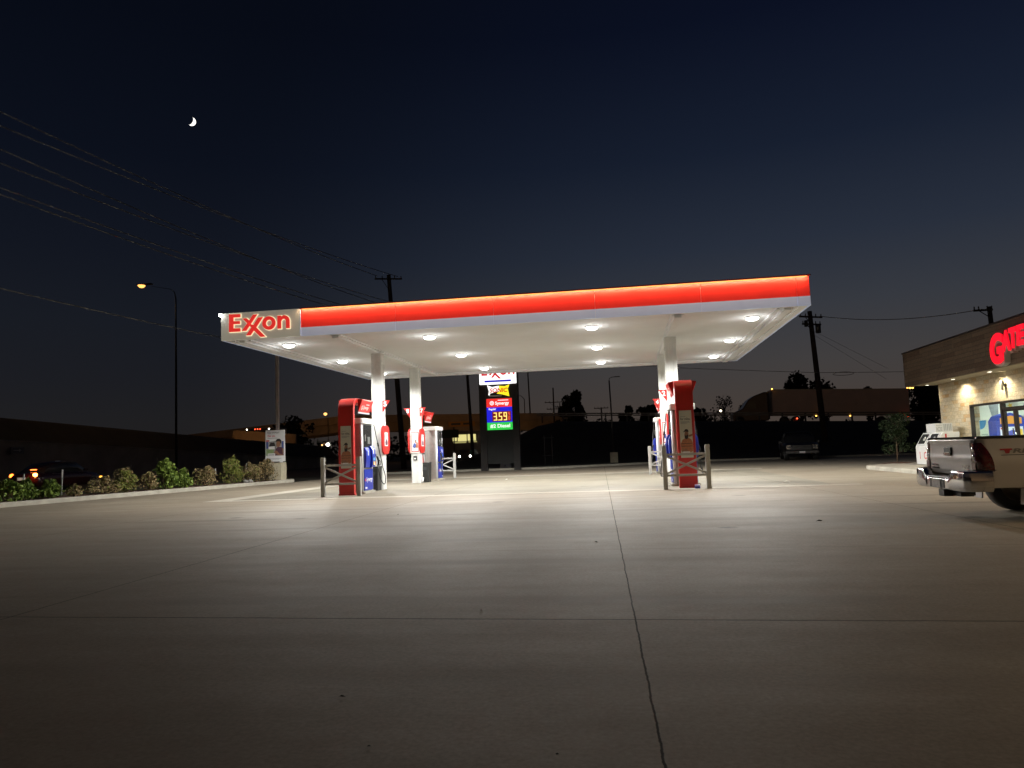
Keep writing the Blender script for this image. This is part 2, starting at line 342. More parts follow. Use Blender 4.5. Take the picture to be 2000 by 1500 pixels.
# ------------------------------------------------------------------ fuel canopy
X0, X1, Y0, Y1, ZS, ZT = -11.62, 5.07, 20.4, 33.3, 4.71, 5.50
CXL, CXR, CYF, CYR = -8.19, 1.66, 24.38, 29.02
cp = thing('fuel_canopy', 'large flat canopy over the fuel pumps with lit red and white fascia', 'canopy', (-3.3, 26.8, 0))
mb = MB(); mb.box((X0 + .02, Y0 + .02, ZS + .03), (X1 - .02, Y1 - .02, ZT - .12)); mb.build('deck', soffit_m, cp)
mb = MB()
mb.box((X0 + .01, Y0 + .01, ZS), (X1 - .01, Y0 + .16, ZS + .03)); mb.box((X0 + .01, Y1 - .14, ZS - .002), (X1 - .01, Y1 - .01, ZS + .03))
for a, b in ((X0, 1), (X1, -1)):      # stepped gutter trim that follows the two sides and the back
    for d0, d1, h in ((.01, .22, .0), (.42, .60, .055), (.72, .80, .03)):
        mb.box((min(a + b * d0, a + b * d1), Y0 + .17, ZS - h), (max(a + b * d0, a + b * d1), Y1 - .15, ZS + .03))
for d0, d1, h in ((.42, .60, .058), (.72, .80, .033)): mb.box((X0 + .81, Y1 - d1, ZS - h), (X1 - .81, Y1 - d0, ZS + .03))
mb.build('gutter_trim', soffit_m, cp, bevel=.008)
for cx in (CXL, CXR):
    mb = MB(); mb.box((cx - .10, Y0 + .18, ZS - .09), (cx + .10, Y1 - .9, ZS + .029)); mb.box((cx - .17, Y0 + .18, ZS - .02), (cx + .17, Y1 - .9, ZS + .028)); mb.build('beam', soffit_m, cp, bevel=.006)
    for cy in (CYF, CYR):
        mb = MB(); s = .19
        sec = []
        for qx, qy in ((1, 1), (-1, 1), (-1, -1), (1, -1)):
            for k in range(5):
                t = math.atan2(qy, qx) - math.pi / 4 + k * math.pi / 8
                sec.append((qx * (s - .05) + .05 * math.cos(t), qy * (s - .05) + .05 * math.sin(t)))
            if qx == -qy or True:  # shallow recess down the middle of each face
                nx = [(-1, 1), (-1, -1), (1, -1), (1, 1)][((1, 1), (-1, 1), (-1, -1), (1, -1)).index((qx, qy))]
                ax = ((qx + nx[0]) / 2, (qy + nx[1]) / 2); tx = ((nx[0] - qx) / 2, (nx[1] - qy) / 2)
                for tt, dd in ((-.07, 0), (-.055, -.012), (.055, -.012), (.07, 0)):
                    sec.append((ax[0] * (s + dd) + tx[0] * tt, ax[1] * (s + dd) + tx[1] * tt))
        k = len(sec); vs = [(cx + a, cy + b, z) for z in (.005, ZS - .092) for a, b in sec]
        mb.add(vs, [(i, (i + 1) % k, k + (i + 1) % k, k + i) for i in range(k)] + [tuple(range(k, 2 * k))], 0, False)
        mb.build('column', column_paint, cp)
# fascia: four sides; the front carries the lit sign panel, the red band and the white band
SX = -9.16
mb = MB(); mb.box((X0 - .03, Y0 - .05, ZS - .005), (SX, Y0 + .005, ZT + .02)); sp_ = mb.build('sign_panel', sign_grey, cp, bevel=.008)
ZR = 4.965
xs = [SX, -6.29, -3.43, -.58, 2.28, 4.77, X1 + .03]
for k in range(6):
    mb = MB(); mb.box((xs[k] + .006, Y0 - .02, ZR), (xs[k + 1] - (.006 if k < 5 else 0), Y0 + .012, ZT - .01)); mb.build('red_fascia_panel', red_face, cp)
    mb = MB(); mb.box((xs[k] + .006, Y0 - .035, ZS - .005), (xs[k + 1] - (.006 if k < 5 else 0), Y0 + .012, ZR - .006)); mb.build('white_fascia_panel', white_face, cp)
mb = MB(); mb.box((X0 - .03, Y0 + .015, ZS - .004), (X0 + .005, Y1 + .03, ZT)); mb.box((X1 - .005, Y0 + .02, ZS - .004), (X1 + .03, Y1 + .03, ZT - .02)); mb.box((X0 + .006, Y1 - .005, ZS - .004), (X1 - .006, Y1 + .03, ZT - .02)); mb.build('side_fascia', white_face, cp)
mb = MB(); mb.box((SX + .01, Y0 - .15, ZT - .002), (X1 + .05, Y0 + .3, ZT + .02)); mb.box((SX + .01, Y0 - .15, ZT - .012), (X1 + .05, Y0 - .142, ZT - .003)); mb.build('top_cap', red_sheet, cp)
led = glow('led_strip_light', (1, .42, .07), 2.2)
mb = MB(); mb.box((SX + .05, Y0 - .060, ZT - .016), (X1 - .02, Y0 - .045, ZT - .004)); mb.build('led_strip', led, cp)
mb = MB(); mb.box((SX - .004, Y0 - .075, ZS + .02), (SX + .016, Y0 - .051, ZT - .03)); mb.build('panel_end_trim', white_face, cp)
cl = glow('corner_lamp_light', (1, 1, .9), 40)
mb = MB(); mb.lathe([(0, -.05), (.04, -.03), (.05, 0), (.04, .03), (0, .05)], (X0 - .06, Y0 - .03, ZT - .02), (0, 0, 1), 12); mb.build('corner_lamp', cl, cp)
# lit lettering on the sign panel (a red word with two linked x shapes, pale halo round each letter)
red_lit = mat('lit_letter_red', (.5, .02, .02), .35, emit=(.85, .035, .028), es=.75)
halo_lit = glow('lit_letter_edge', (1, .86, .52), 1.0)
u = .0
def px(x, y): return ((x - 290) / 1310 * 1.88, (660 - y) / 385 * .515 + (x - 290) * .0)
def sk(pts):  # undo the picture's perspective shear of the word
    return [((x - 285) / 1000 * 1.42, (660 - y - (x - 285) * .055) / 385 * .53) for x, y in pts]
WORD = [[(285, 280), (530, 275), (530, 345), (375, 350), (375, 432), (520, 428), (520, 490), (375, 495), (375, 588), (530, 582), (530, 655), (285, 668)],
        [(585, 375), (672, 368), (735, 420), (822, 290), (905, 285), (660, 640), (570, 645), (690, 480)],
        [(772, 505), (830, 512), (935, 352), (1030, 345), (882, 565), (1085, 765), (980, 775), (830, 630), (755, 738), (665, 742), (778, 575), (715, 500), (748, 455)]]
OO = (X0 + .26, Y0 - .05, ZS + .24)
for q in WORD:
    P = sk(q); cxm = sum(a for a, b in P) / len(P); cym = sum(b for a, b in P) / len(P)
    mb = MB(); mb.poly(P, (OO[0], OO[1] - .02, OO[2]), (1, 0, 0), (0, 0, 1), .05)
    o = mb.build('letter', red_lit, cp)
    # thin lit edge: the outline offset outwards
    n = len(P); off = []
    area = sum(P[i][0] * P[(i + 1) % n][1] - P[(i + 1) % n][0] * P[i][1] for i in range(n)); sg = 1 if area > 0 else -1
    for i in range(n):
        a = Vector(P[i - 1]); b = Vector(P[i]); c = Vector(P[(i + 1) % n]); d1 = (b - a).normalized(); d2 = (c - b).normalized()
        n1 = Vector((d1.y, -d1.x)) * sg; n2 = Vector((d2.y, -d2.x)) * sg; nn = (n1 + n2); nn = nn / max(.35, nn.length_squared / 2) / 1
        nn = nn * .5 if False else nn
        off.append(tuple(b + nn.normalized() * min(.032, .018 / max(.3, nn.normalized().dot(n1)))))
    mb = MB(); mb.poly(off, (OO[0], OO[1] - .004, OO[2]), (1, 0, 0), (0, 0, 1), .02); mb.build('letter_edge', halo_lit, o)
def ring(mb, c, r0, r1, O, d, n=28):
    vs = []; 
    for h in (0, d):
        for r in (r0, r1):
            vs += [(O[0] + c[0] + r * math.cos(2 * math.pi * k / n), O[1] - h, O[2] + c[1] + r * math.sin(2 * math.pi * k / n)) for k in range(n)]
    fs = []
    for k in range(n):
        q = (k + 1) % n
        fs += [(2 * n + k, 2 * n + q, 3 * n + q, 3 * n + k), (k, q, 2 * n + q, 2 * n + k), (n + k, n + q, 3 * n + q, 3 * n + k)]
    mb.add(vs, fs)
oc = sk([(1165, 475)])[0]
mb = MB(); ring(mb, oc, .098, .202, (OO[0], OO[1] - .02, OO[2]), .05); o = mb.build('letter', red_lit, cp)
mb = MB(); ring(mb, oc, .082, .218, (OO[0], OO[1] - .004, OO[2]), .02); mb.build('letter_edge', halo_lit, o)
nx_, ny_ = sk([(1355, 600)])[0]
def enn(e):
    r = .185 + e; w = .105 + e * 2; pts = [(-e, -e), (.105 + e, -e), (.105 + e, .20)]
    pts += [(.185 - (.08 - e) * math.cos(t) , .20 + (.085 - e) * math.sin(t)) for t in [k * math.pi / 8 for k in range(1, 8)]]
    pts += [(.265 - e, .20), (.265 - e, -e), (.37 + e, -e), (.37 + e, .20)]
    pts += [(.205 + (.165 + e) * math.cos(t), .215 + (.175 + e) * math.sin(t)) for t in [k * math.pi / 12 for k in range(1, 7)]]
    pts += [(.125 + e, .355), (.105 + e, .385 + e), (-e, .385 + e)]
    return [(nx_ + a, ny_ + b) for a, b in pts]
mb = MB(); mb.poly(enn(0), (OO[0], OO[1] - .02, OO[2]), (1, 0, 0), (0, 0, 1), .05); o = mb.build('letter', red_lit, cp)
mb = MB(); mb.poly(enn(.016), (OO[0], OO[1] - .004, OO[2]), (1, 0, 0), (0, 0, 1), .02); mb.build('letter_edge', halo_lit, o)
# twelve round downlights
lens = glow('downlight_lens', (1, 1, .93), 14)
LX = (-10.25, -5.70, -.75, 3.85); LY = (21.92, 26.45, 31.1)
def lamp_nodes(lt, k66=2.55, cut=(.115, .345)):
    lt.use_nodes = True; t = lt.node_tree; e = t.nodes['Emission']; g = t.nodes.new('ShaderNodeTexCoord'); sx = t.nodes.new('ShaderNodeSeparateXYZ')
    t.links.new(g.outputs['Normal'], sx.inputs[0])
    def M(op, a, b=None):
        n = t.nodes.new('ShaderNodeMath'); n.operation = op
        for i, x in enumerate((a, b)):
            if x is None: continue
            if isinstance(x, (int, float)): n.inputs[i].default_value = x
            else: t.links.new(x, n.inputs[i])
        return n.outputs[0]
    c = M('MAXIMUM', M('MULTIPLY', sx.outputs['Z'], -1.0), 0.02)
    inv = M('MINIMUM', M('DIVIDE', 1.0, M('MULTIPLY', c, c)), k66)
    mrr = t.nodes.new('ShaderNodeMapRange'); mrr.interpolation_type = 'SMOOTHSTEP'; t.links.new(c, mrr.inputs[0]); mrr.inputs[1].default_value = cut[0]; mrr.inputs[2].default_value = cut[1]
    t.links.new(M('ADD', M('MULTIPLY', inv, mrr.outputs[0]), .026), e.inputs['Strength'])   # a drop lens also spills a little sideways and up
POW = 350
for x in LX:
    for y in LY:
        mb = MB(); mb.lathe([(.20, .03), (.20, -.003), (.18, -.005)], (x, y, ZS), (0, 0, 1), 28); f = mb.build('downlight', white_paint, cp)
        mb = MB(); mb.lathe([(.18, -.004), (.175, -.03), (.145, -.058), (.09, -.075), (0, -.082)], (x, y, ZS), (0, 0, 1), 28); mb.build('lens', lens, f)
        lt = bpy.data.lights.new('canopy_downlight', 'POINT'); lt.energy = POW; lt.color = (1, .98, .93); lt.shadow_soft_size = .10
        lamp_nodes(lt)
        lo = bpy.data.objects.new('canopy_downlight', lt); COL.objects.link(lo); lo.location = (x, y, ZS - .42)
# the led strip's own light on the red band
lt = bpy.data.lights.new('led_strip', 'AREA'); lt.shape = 'RECTANGLE'; lt.size = X1 - SX; lt.size_y = .02; lt.energy = 100; lt.color = (1, .62, .34)
lo = bpy.data.objects.new('led_strip', lt); COL.objects.link(lo); lo.location = ((SX + X1) / 2, Y0 - .125, ZT - .015); lo.rotation_euler = (R(30), 0, 0)
lt = bpy.data.lights.new('corner_lamp', 'POINT'); lt.energy = 3; lt.shadow_soft_size = .05; lo = bpy.data.objects.new('corner_lamp', lt); COL.objects.link(lo); lo.location = (X0 - .08, Y0 - .16, ZT - .02)
# ------------------------------------------------------------------ fuel dispensers (built once round the origin, then copied)
IX = (-8.17, 1.68)
btn_cols = [mat('button_yellow', (.75, .50, .05), .4), mat('button_white', (.8, .8, .8), .4), mat('button_red', (.6, .05, .04), .4), mat('button_cyan', (.10, .38, .62), .4)]
def rounded_rect(hx, hy, r, n=5):
    P = []
    for qx, qy, a0 in ((1, 1, 0), (-1, 1, 90), (-1, -1, 180), (1, -1, 270)):
        for k in range(n):
            t = R(a0 + 90 * k / (n - 1)); P.append((qx * (hx - r) + r * math.cos(t), qy * (hy - r) + r * math.sin(t)))
    return P
def make_dispenser():
    d = thing('fuel_dispenser', 'x', 'fuel dispenser', (0, 0, 0), 'fuel dispensers under the canopy')
    mb = MB(); mb.poly(rounded_rect(.40, .52, .08), (0, 0, .004), (1, 0, 0), (0, 1, 0), .07); mb.build('plinth', kerb_m, d, bevel=.01)
    mb = MB(); mb.poly(rounded_rect(.325, .46, .13), (0, 0, .075), (1, 0, 0), (0, 1, 0), 2.06)
    for sy in (-1, 1):
        for q in (-.17, -.06, .06, .17): mb.box((q - .004, sy * .459 - .004, .12), (q + .004, sy * .459 + .004, 2.1))
    mb.build('cabinet', steel, d, bevel=.004)
    for sx in (-1, 1):     # pale polished corner columns
        for sy in (-1, 1):
            mb = MB(); mb.tube([(sx * .285, sy * .435, .08), (sx * .285, sy * .435, 2.13)], .042, 12); mb.build('corner_post', steel_white, d)
    mb = MB(); mb.poly(rounded_rect(.375, .50, .10), (0, 0, 2.135), (1, 0, 0), (0, 1, 0), .17)
    for sx in (-1, 1): mb.add([], [])
    mb.build('top_cap', white_paint, d, bevel=.02)
    for sx in (-1, 1):
        V = (0, sx, 0); fx = sx * .325
        def face(y0, y1, z0, z1, t, off=0):
            b = MB(); xa = fx + sx * off; xb = fx + sx * (off + t); b.box((min(xa, xb), y0, z0), (max(xa, xb), y1, z1)); return b
        s = face(-.36, .36, 1.42, 2.10, .012).build('display_screen', dark_glass, d)
        face(-.05, .17, 1.52, 1.74, .004, .0125).build('price_window', mat('lcd_grey', (.20, .21, .20), .2), s)
        face(-.30, -.22, 1.60, 1.80, .006, .0125).build('card_slot', steel, s)
        p = face(-.38, .38, .10, .74, .02).build('lower_door', blue_sheet, d, bevel=.006)
        b = MB(); letters(b, 'Synergy', (fx + sx * .021, -sx * .24, .33), V, (0, 0, 1), .56, .17, .003, bold=.02, shear=.15); b.build('lettering', letter_white, p)
        b = MB(); b.poly([(.045 * math.cos(k * math.pi / 6), .045 * math.sin(k * math.pi / 6)) for k in range(12)], (fx + sx * .0205, -sx * .31, .42), V, (0, 0, 1), .003); b.build('emblem', btn_cols[2], p)
        b = MB(); b.box((min(fx + sx * .0205, fx + sx * .023), -.33, .15), (max(fx + sx * .0205, fx + sx * .023), -.17, .20)); b.build('label', letter_white, p)
        # slanted nozzle holster
        b = MB(); P = [(.0, .78), (.10, .80), (.135, 1.0), (.12, 1.34), (.05, 1.46), (0, 1.44)]
        b.poly([(a, z) for a, z in P], (fx + sx * .0, .36, 0), (sx, 0, 0), (0, 0, 1), .30 if sx > 0 else -.30); h = b.build('nozzle_holster', blue_sheet, d, bevel=.012)
        b = MB(); b.poly([(a, z) for a, z in [(0, .78), (.05, .80), (.075, 1.0), (.07, 1.30), (.03, 1.40), (0, 1.40)]], (fx, .04, 0), (sx, 0, 0), (0, 0, 1), .40 if sx > 0 else -.40); b.build('keypad_panel', blue_sheet, d, bevel=.01)
        for k in range(4):
            b = MB(); y = .12 + k * .055; b.box((min(fx + sx * .128, fx + sx * .142), y, .86), (max(fx + sx * .128, fx + sx * .142), y + .042, .97)); b.build('grade_button', btn_cols[(0, 1, 0, 2)[k]], h)
        b = MB(); b.box((min(fx + sx * .135, fx + sx * .1385), .13, 1.0), (max(fx + sx * .135, fx + sx * .1385), .30, 1.09)); b.build('sticker', btn_cols[3], h)
        for zz in (1.36,):
            b = MB(); b.box((min(fx + sx * .118, fx + sx * .126), .14, 1.18), (max(fx + sx * .118, fx + sx * .126), .20, 1.34)); b.build('sticker', letter_white, h); b = MB(); b.box((min(fx + sx * .068, fx + sx * .078), -.2, 1.16), (max(fx + sx * .068, fx + sx * .078), -.13, 1.30)); b.build('sticker', letter_white, h)
        # nozzle, hose
        nx = fx + sx * .16; nyy = .40
        b = MB(); b.tube([(nx - sx * .05, nyy, 1.18), (nx, nyy + .02, 1.10), (nx + sx * .03, nyy + .05, 1.0), (nx + sx * .02, nyy + .06, .90), (nx - sx * .01, nyy + .06, .82)], [.016, .03, .036, .03, .02], 10)
        b.tube([(nx + sx * .035, nyy + .06, 1.02), (nx + sx * .09, nyy + .06, .97), (nx + sx * .085, nyy + .06, .86), (nx + sx * .01, nyy + .06, .84)], .010, 6)
        b.build('nozzle', black_rubber, d)
        b = MB(); b.tube([(nx - sx * .03, nyy, 1.2), (nx - sx * .01, nyy + .0, 1.12)], .014, 8); b.build('spout', chrome, d)
        hx = fx + sx * .06
        pts = []
        for k in range(25):
            t = k / 24
            z = 2.12 - t * 1.72 if t < .8 else None
            pts.append(t)
        a = Vector((hx, .42, 2.13)); bb = Vector((fx + sx * .22, .78, .75)); cc = Vector((fx + sx * .20, .66, .17)); dd = Vector((nx, nyy + .06, .82))
        path = []
        for k in range(13): t = k / 12; path.append(a.lerp(bb, t) + Vector((0, 0, 0)))
        c1 = Vector((fx + sx * .34, 1.02, .22)); c2 = Vector((fx + sx * .26, .58, -.10))
        for k in range(1, 17):
            t = k / 16; q = bb * (1 - t) ** 3 + (c1) * 3 * t * (1 - t) ** 2 + (c2) * 3 * t * t * (1 - t) + dd * t ** 3; q.z = max(q.z, .05); path.append(q)
        b = MB(); b.tube(path, .014, 8); b.tube([path[5], path[6]], .028, 8); b.build('hose', black_rubber, d)
    for sx in (-1, 1):
        for yy in (-.28, .26): b = MB(); b.box((min(sx * .3745, sx * .3785), yy, 2.20), (max(sx * .3745, sx * .3785), yy + .07, 2.235)); b.build('label', letter_grey, d)
    return d
D0 = make_dispenser()
D0.location = (IX[0], 22.25, 0); D0['label'] = 'fuel dispenser with blue panels directly behind the left front red arch'
dup(D0, (IX[0], 31.45, 0), math.pi, 'grey fuel dispenser at back left, beyond the column with flags 7 and 8')
dup(D0, (IX[1], 21.75, 0), 0, 'fuel dispenser mostly hidden by the right red arch, beside the column with flag 2')
dup(D0, (IX[1], 31.45, 0), math.pi, 'fuel dispenser at back right, beyond the column with flag 4')
# ------------------------------------------------------------------ red arches with header signs
def make_arch():
    a = thing('pump_arch', 'x', 'pump arch', (0, 0, 0), 'red arches over the fuel dispensers')
    HW = .235; path = [(0, .004), (0, 1.0), (0, 2.0), (0, 2.42)]
    path += [(.34 - .34 * math.cos(t), 2.50 + .40 * math.sin(t)) for t in [k * math.pi / 2 / 10 for k in range(11)]]
    path += [(.8, 2.90), (1.40, 2.90)]
    th = .14; n = len(path); vs = []
    for i, (y, z) in enumerate(path):
        p = Vector((path[max(i - 1, 0)])); q = Vector((path[min(i + 1, n - 1)])); dd = (q - p).normalized(); nn = Vector((dd.y, -dd.x))
        for x, o in ((-HW, 0), (HW, 0), (HW, th), (-HW, th)): vs.append((x, y + nn.x * o, z + nn.y * o))
    fs = [(i * 4 + j, i * 4 + (j + 1) % 4, (i + 1) * 4 + (j + 1) % 4, (i + 1) * 4 + j) for i in range(n - 1) for j in range(4)] + [(0, 1, 2, 3), tuple((n - 1) * 4 + j for j in (3, 2, 1, 0))]
    mb = MB(); mb.add(vs, fs); mb.build('band', red_sheet, a, bevel=.006)
    mb = MB(); mb.box((-HW - .012, -.012, .004), (HW + .012, th + .012, .06)); mb.build('base_plate', red_sheet, a)
    for sx in (-1, 1):
        P = [(HW + .002, 2.895), (HW + .145, 2.875), (HW + .15, 2.85), (HW + .012, 2.50), (HW + .002, 2.52)]
        mb = MB(); mb.poly([(sx * x, z) for x, z in P], (0, 0.42, 0), (1, 0, 0), (0, 0, 1), -1.0); h = mb.build('header_sign', red_sheet, a, bevel=.006)
        A = Vector((sx * (HW + .0155), 0, 2.51)); B = Vector((sx * (HW + .149), 0, 2.845)); Vv = (B - A).normalized(); Uu_ = Vector((0, sx, 0)); nrm = Uu_.cross(Vv)
        y0 = .74 if sx > 0 else 1.16
        mb = MB(); letters(mb, 'Synergy', Vector((0, y0, 0)) + A + Vv * .06 + nrm * .002, Uu_, Vv, .46, .14, .002, bold=.02, shear=.15)
        yy = y0 + sx * .16; q = Vector((0, yy, 0)) + A + Vv * .222 + nrm * .002; mb.add([q, q + Uu_ * .28, q + Uu_ * .28 + Vv * .03, q + Vv * .03], [(0, 1, 2, 3)])
        mb.build('lettering', letter_white, h, recalc=False)
        mb = MB(); c = Vector((0, y0 - sx * .11, 0)) + A + Vv * .13 + nrm * .002
        for r0, r1 in ((.075, .058), (.045, .028)):
            k = 18; v_ = [c + (Uu_ * math.cos(2 * math.pi * i / k) + Vv * math.sin(2 * math.pi * i / k)) * r for r in (r0, r1) for i in range(k)]
            mb.add(v_, [(i, (i + 1) % k, k + (i + 1) % k, k + i) for i in range(k)])
        mb.build('emblem', letter_white, h, recalc=False)
        mb = MB(); mb.box((min(sx * (HW - .0), sx * (HW + .02)), .43, 2.45), (max(sx * HW, sx * (HW + .02)), 1.41, 2.498)); mb.build('light_bar', glow('header_underlight', (1, .97, .95), .9), h)
    # poster on the front of the band
    p = MB().box((-.16, -.010, .80), (.165, -.003, 2.06)).build('poster', poster_cream, a)
    def part(nm, pts, m_, y=-.013):
        b = MB(); b.poly(pts, (0, y, 0), (1, 0, 0), (0, 0, 1), .002); return b.build(nm, m_, p)
    b = MB(); letters(b, 'for miles.', (-.13, -.0105, 1.80), *FX, .26, .07, .002, bold=.012); b.build('lettering', letter_dark, p)
    b = MB()
    for x0, x1, z in ((-.13, .0, 1.89), (-.13, .10, 1.755), (-.13, .12, 1.733), (-.13, .04, 1.71)): b.box((x0, -.0125, z), (x1, -.0105, z + .012))
    b.build('small_print', letter_grey, p)
    part('printed_shirt', [(-.155, 1.0), (-.15, 1.18), (-.10, 1.28), (-.02, 1.32), (.07, 1.32), (.13, 1.28), (.16, 1.20), (.16, .97), (.05, .92), (-.06, .96)], print_orange)
    b = MB()
    for z in (1.10, 1.17): b.box((-.14, -.0175, z), (.15, -.0155, z + .012))
    b.build('printed_stripe', print_dark, p)
    part('printed_face', [(-.04, 1.32), (-.045, 1.42), (-.02, 1.50), (.03, 1.51), (.06, 1.46), (.06, 1.36), (.045, 1.30)], print_skin, -.0155)
    part('printed_beard', [(-.04, 1.33), (-.045, 1.40), (.0, 1.385), (.05, 1.42), (.06, 1.36), (.03, 1.30), (-.01, 1.29)], print_dark, -.018)
    part('printed_cap', [(-.085, 1.475), (-.05, 1.51), (-.02, 1.555), (.035, 1.56), (.065, 1.52), (.065, 1.48), (-.02, 1.495)], print_dark, -.018)
    part('printed_arm', [(.06, 1.40), (.16, 1.43), (.163, 1.38), (.075, 1.345)], print_skin, -.018)
    part('printed_hands', [(-.15, .98), (-.10, 1.05), (-.02, 1.04), (.05, 1.0), (.02, .95), (-.08, .93)], print_skin, -.018)
    part('printed_caption', [(-.10, .88), (.08, .88), (.08, .965), (-.10, .965)], poster_white, -.0205)
    b = MB(); b.box((-.08, -.0245, .918), (.06, -.0226, .930)); b.box((-.08, -.0245, .895), (.03, -.0226, .902)); b.build('small_print', letter_grey, p)
    return a
A0 = make_arch(); A0.location = (IX[0], 21.25, 0); A0['label'] = 'tall red arch with a cream poster at the left front pump, its header readable'
dup(A0, (IX[1], 20.35, 0), 0, 'tall red arch with a cream poster at the right front pump, its header edge-on')
dup(A0, (IX[0] - .11, 29.36, 0), 0, 'red arch behind the left rear column, only its header showing beside flag 7')
dup(A0, (IX[1] + .05, 29.36, 0), 0, 'red arch standing hidden behind the right rear column with flag 4')
# ------------------------------------------------------------------ steel guards
def make_guard():
    g = thing('pump_guard', 'x', 'guard rail', (0, 0, 0), 'grey guards at the pump ends')
    for sx in (-1, 1):
        mb = MB(); mb.poly(rounded_rect(.058, .058, .012, 3), (sx * .55, 0, .003), (1, 0, 0), (0, 1, 0), 1.12); mb.build('post', grey_paint, g, bevel=.008)
        mb = MB(); mb.poly(rounded_rect(.052, .052, .012, 3), (sx * .55, 0, 1.124), (1, 0, 0), (0, 1, 0), .012); mb.build('post_cap', grey_paint, g, bevel=.006)
    for z in (.36, .90): mb = MB(); mb.beam((-.493, 0, z), (.493, 0, z), .04, .06); mb.build('rail', grey_paint, g, bevel=.006)
    for s in (-1, 1): mb = MB(); mb.beam((-.49, s * .014, .63 - s * .22), (.49, s * .014, .63 + s * .22), .022, .055); mb.build('brace', grey_paint, g, bevel=.004)
    return g
G0 = make_guard(); G0.location = (-8.15, 20.78, .002); G0['label'] = 'grey cross-braced guard in front of the left red arch'
dup(G0, (1.60, 19.85, .002), 0, 'grey cross-braced guard in front of the right red arch')
dup(G0, (-8.15, 33.15, .002), 0, 'pale cross-braced guard beyond the back left dispenser')
dup(G0, (1.60, 30.6, .002), 0, 'pale cross-braced guard beyond the back right dispenser')
# ------------------------------------------------------------------ things fixed to the columns
def flag(num, cx, cy, side, label):
    x = cx + side * .195; Zt, Zb = 3.0, 2.62
    if cx > 0: Zt, Zb = 2.93, 2.57
    t = thing('number_flag', label, 'pump number sign', (x, cy, Zb), 'red triangular pump number signs')
    P = [(0, Zt), (side * .26, Zt), (side * .24, Zt - .03), (side * .02, Zb), (0, Zb)]
    mb = MB(); mb.poly(P, (x, cy - .165, 0), (1, 0, 0), (0, 0, 1), -.03); mb.build('plate', red_sheet, t, bevel=.003)
    mb = MB(); letters(mb, num, (x + side * .095 - .055, cy - .1655, Zt - .205), *FX, .11, .165, .003, bold=.03); mb.build('numeral', letter_white, t)
flag('5', CXL, CYF, 1, 'red triangle numbered 5 on the left front column'); flag('6', CXL, CYF, -1, 'red triangle numbered 6 on the left front column')
flag('7', CXL, CYR, 1, 'red triangle numbered 7 on the left rear column'); flag('8', CXL, CYR, -1, 'red triangle numbered 8 on the left rear column')
flag('2', CXR, CYF, -1, 'red triangle numbered 2 on the right front column'); flag('4', CXR, CYR, -1, 'red triangle numbered 4 on the right rear column')
def capsule_sign(cx, cy, side, label):
    x = cx + side * .20
    t = thing('capsule_sign', label, 'column sign', (x, cy, 1.2), 'rounded red signs on the columns')
    P = []
    for qy, qz, a0 in ((1, 1, 0), (-1, 1, 90), (-1, -1, 180), (1, -1, 270)):
        for k in range(7):
            a = R(a0 + 15 * k); P.append((qy * (.39 - .26) + .26 * math.cos(a), 1.67 + qz * (.49 - .26) + .26 * math.sin(a)))
    O = (x, cy, 0); Ux = (0, 1, 0) if side > 0 else (0, -1, 0)
    mb = MB(); mb.poly(P, O, Ux, (0, 0, 1), .05); mb.build('panel', red_sheet, t, bevel=.012)
    p = MB(); p.poly([(-.17, 1.46), (.17, 1.46), (.17, 1.92), (-.17, 1.92)], (x + side * .0505, cy, 0), Ux, (0, 0, 1), .004); p = p.build('poster', poster_white, t)
    b = MB(); b.poly([(-.10, 1.49), (.12, 1.49), (.13, 1.60), (.05, 1.70), (-.04, 1.69), (-.11, 1.58)], (x + side * .0555, cy, 0), Ux, (0, 0, 1), .002); b.build('printed_figure', print_purple, p)
    b = MB()
    for z, w in ((1.86, .24), (1.82, .28), (1.78, .15)): b.poly([(-.14, z), (-.14 + w, z), (-.14 + w, z + .018), (-.14, z + .018)], (x + side * .0555, cy, 0), Ux, (0, 0, 1), .002)
    b.build('small_print', letter_grey, p)
    b = MB()
    for dx_, dz in ((-.08, 1.33), (.0, 1.37), (.08, 1.33), (-.04, 1.28), (.05, 1.27)): b.poly([(dx_ + .022 * math.cos(k * 1.0472), dz + .022 * math.sin(k * 1.0472)) for k in range(6)], (x + side * .0505, cy, 0), Ux, (0, 0, 1), .002)
    b.build('emblem', print_skin, t)
capsule_sign(CXL, CYF, 1, 'rounded red sign with a small poster on the left front column')
capsule_sign(CXL, CYR, -1, 'rounded red sign on the left face of the left rear column'); capsule_sign(CXL, CYR, 1, 'rounded red sign on the right face of the left rear column, beside the grey dispenser')
capsule_sign(CXR, CYF, -1, 'rounded red sign with a small poster on the right front column')
capsule_sign(CXR, CYR, -1, 'rounded red sign on the right rear column, beside its poster board')
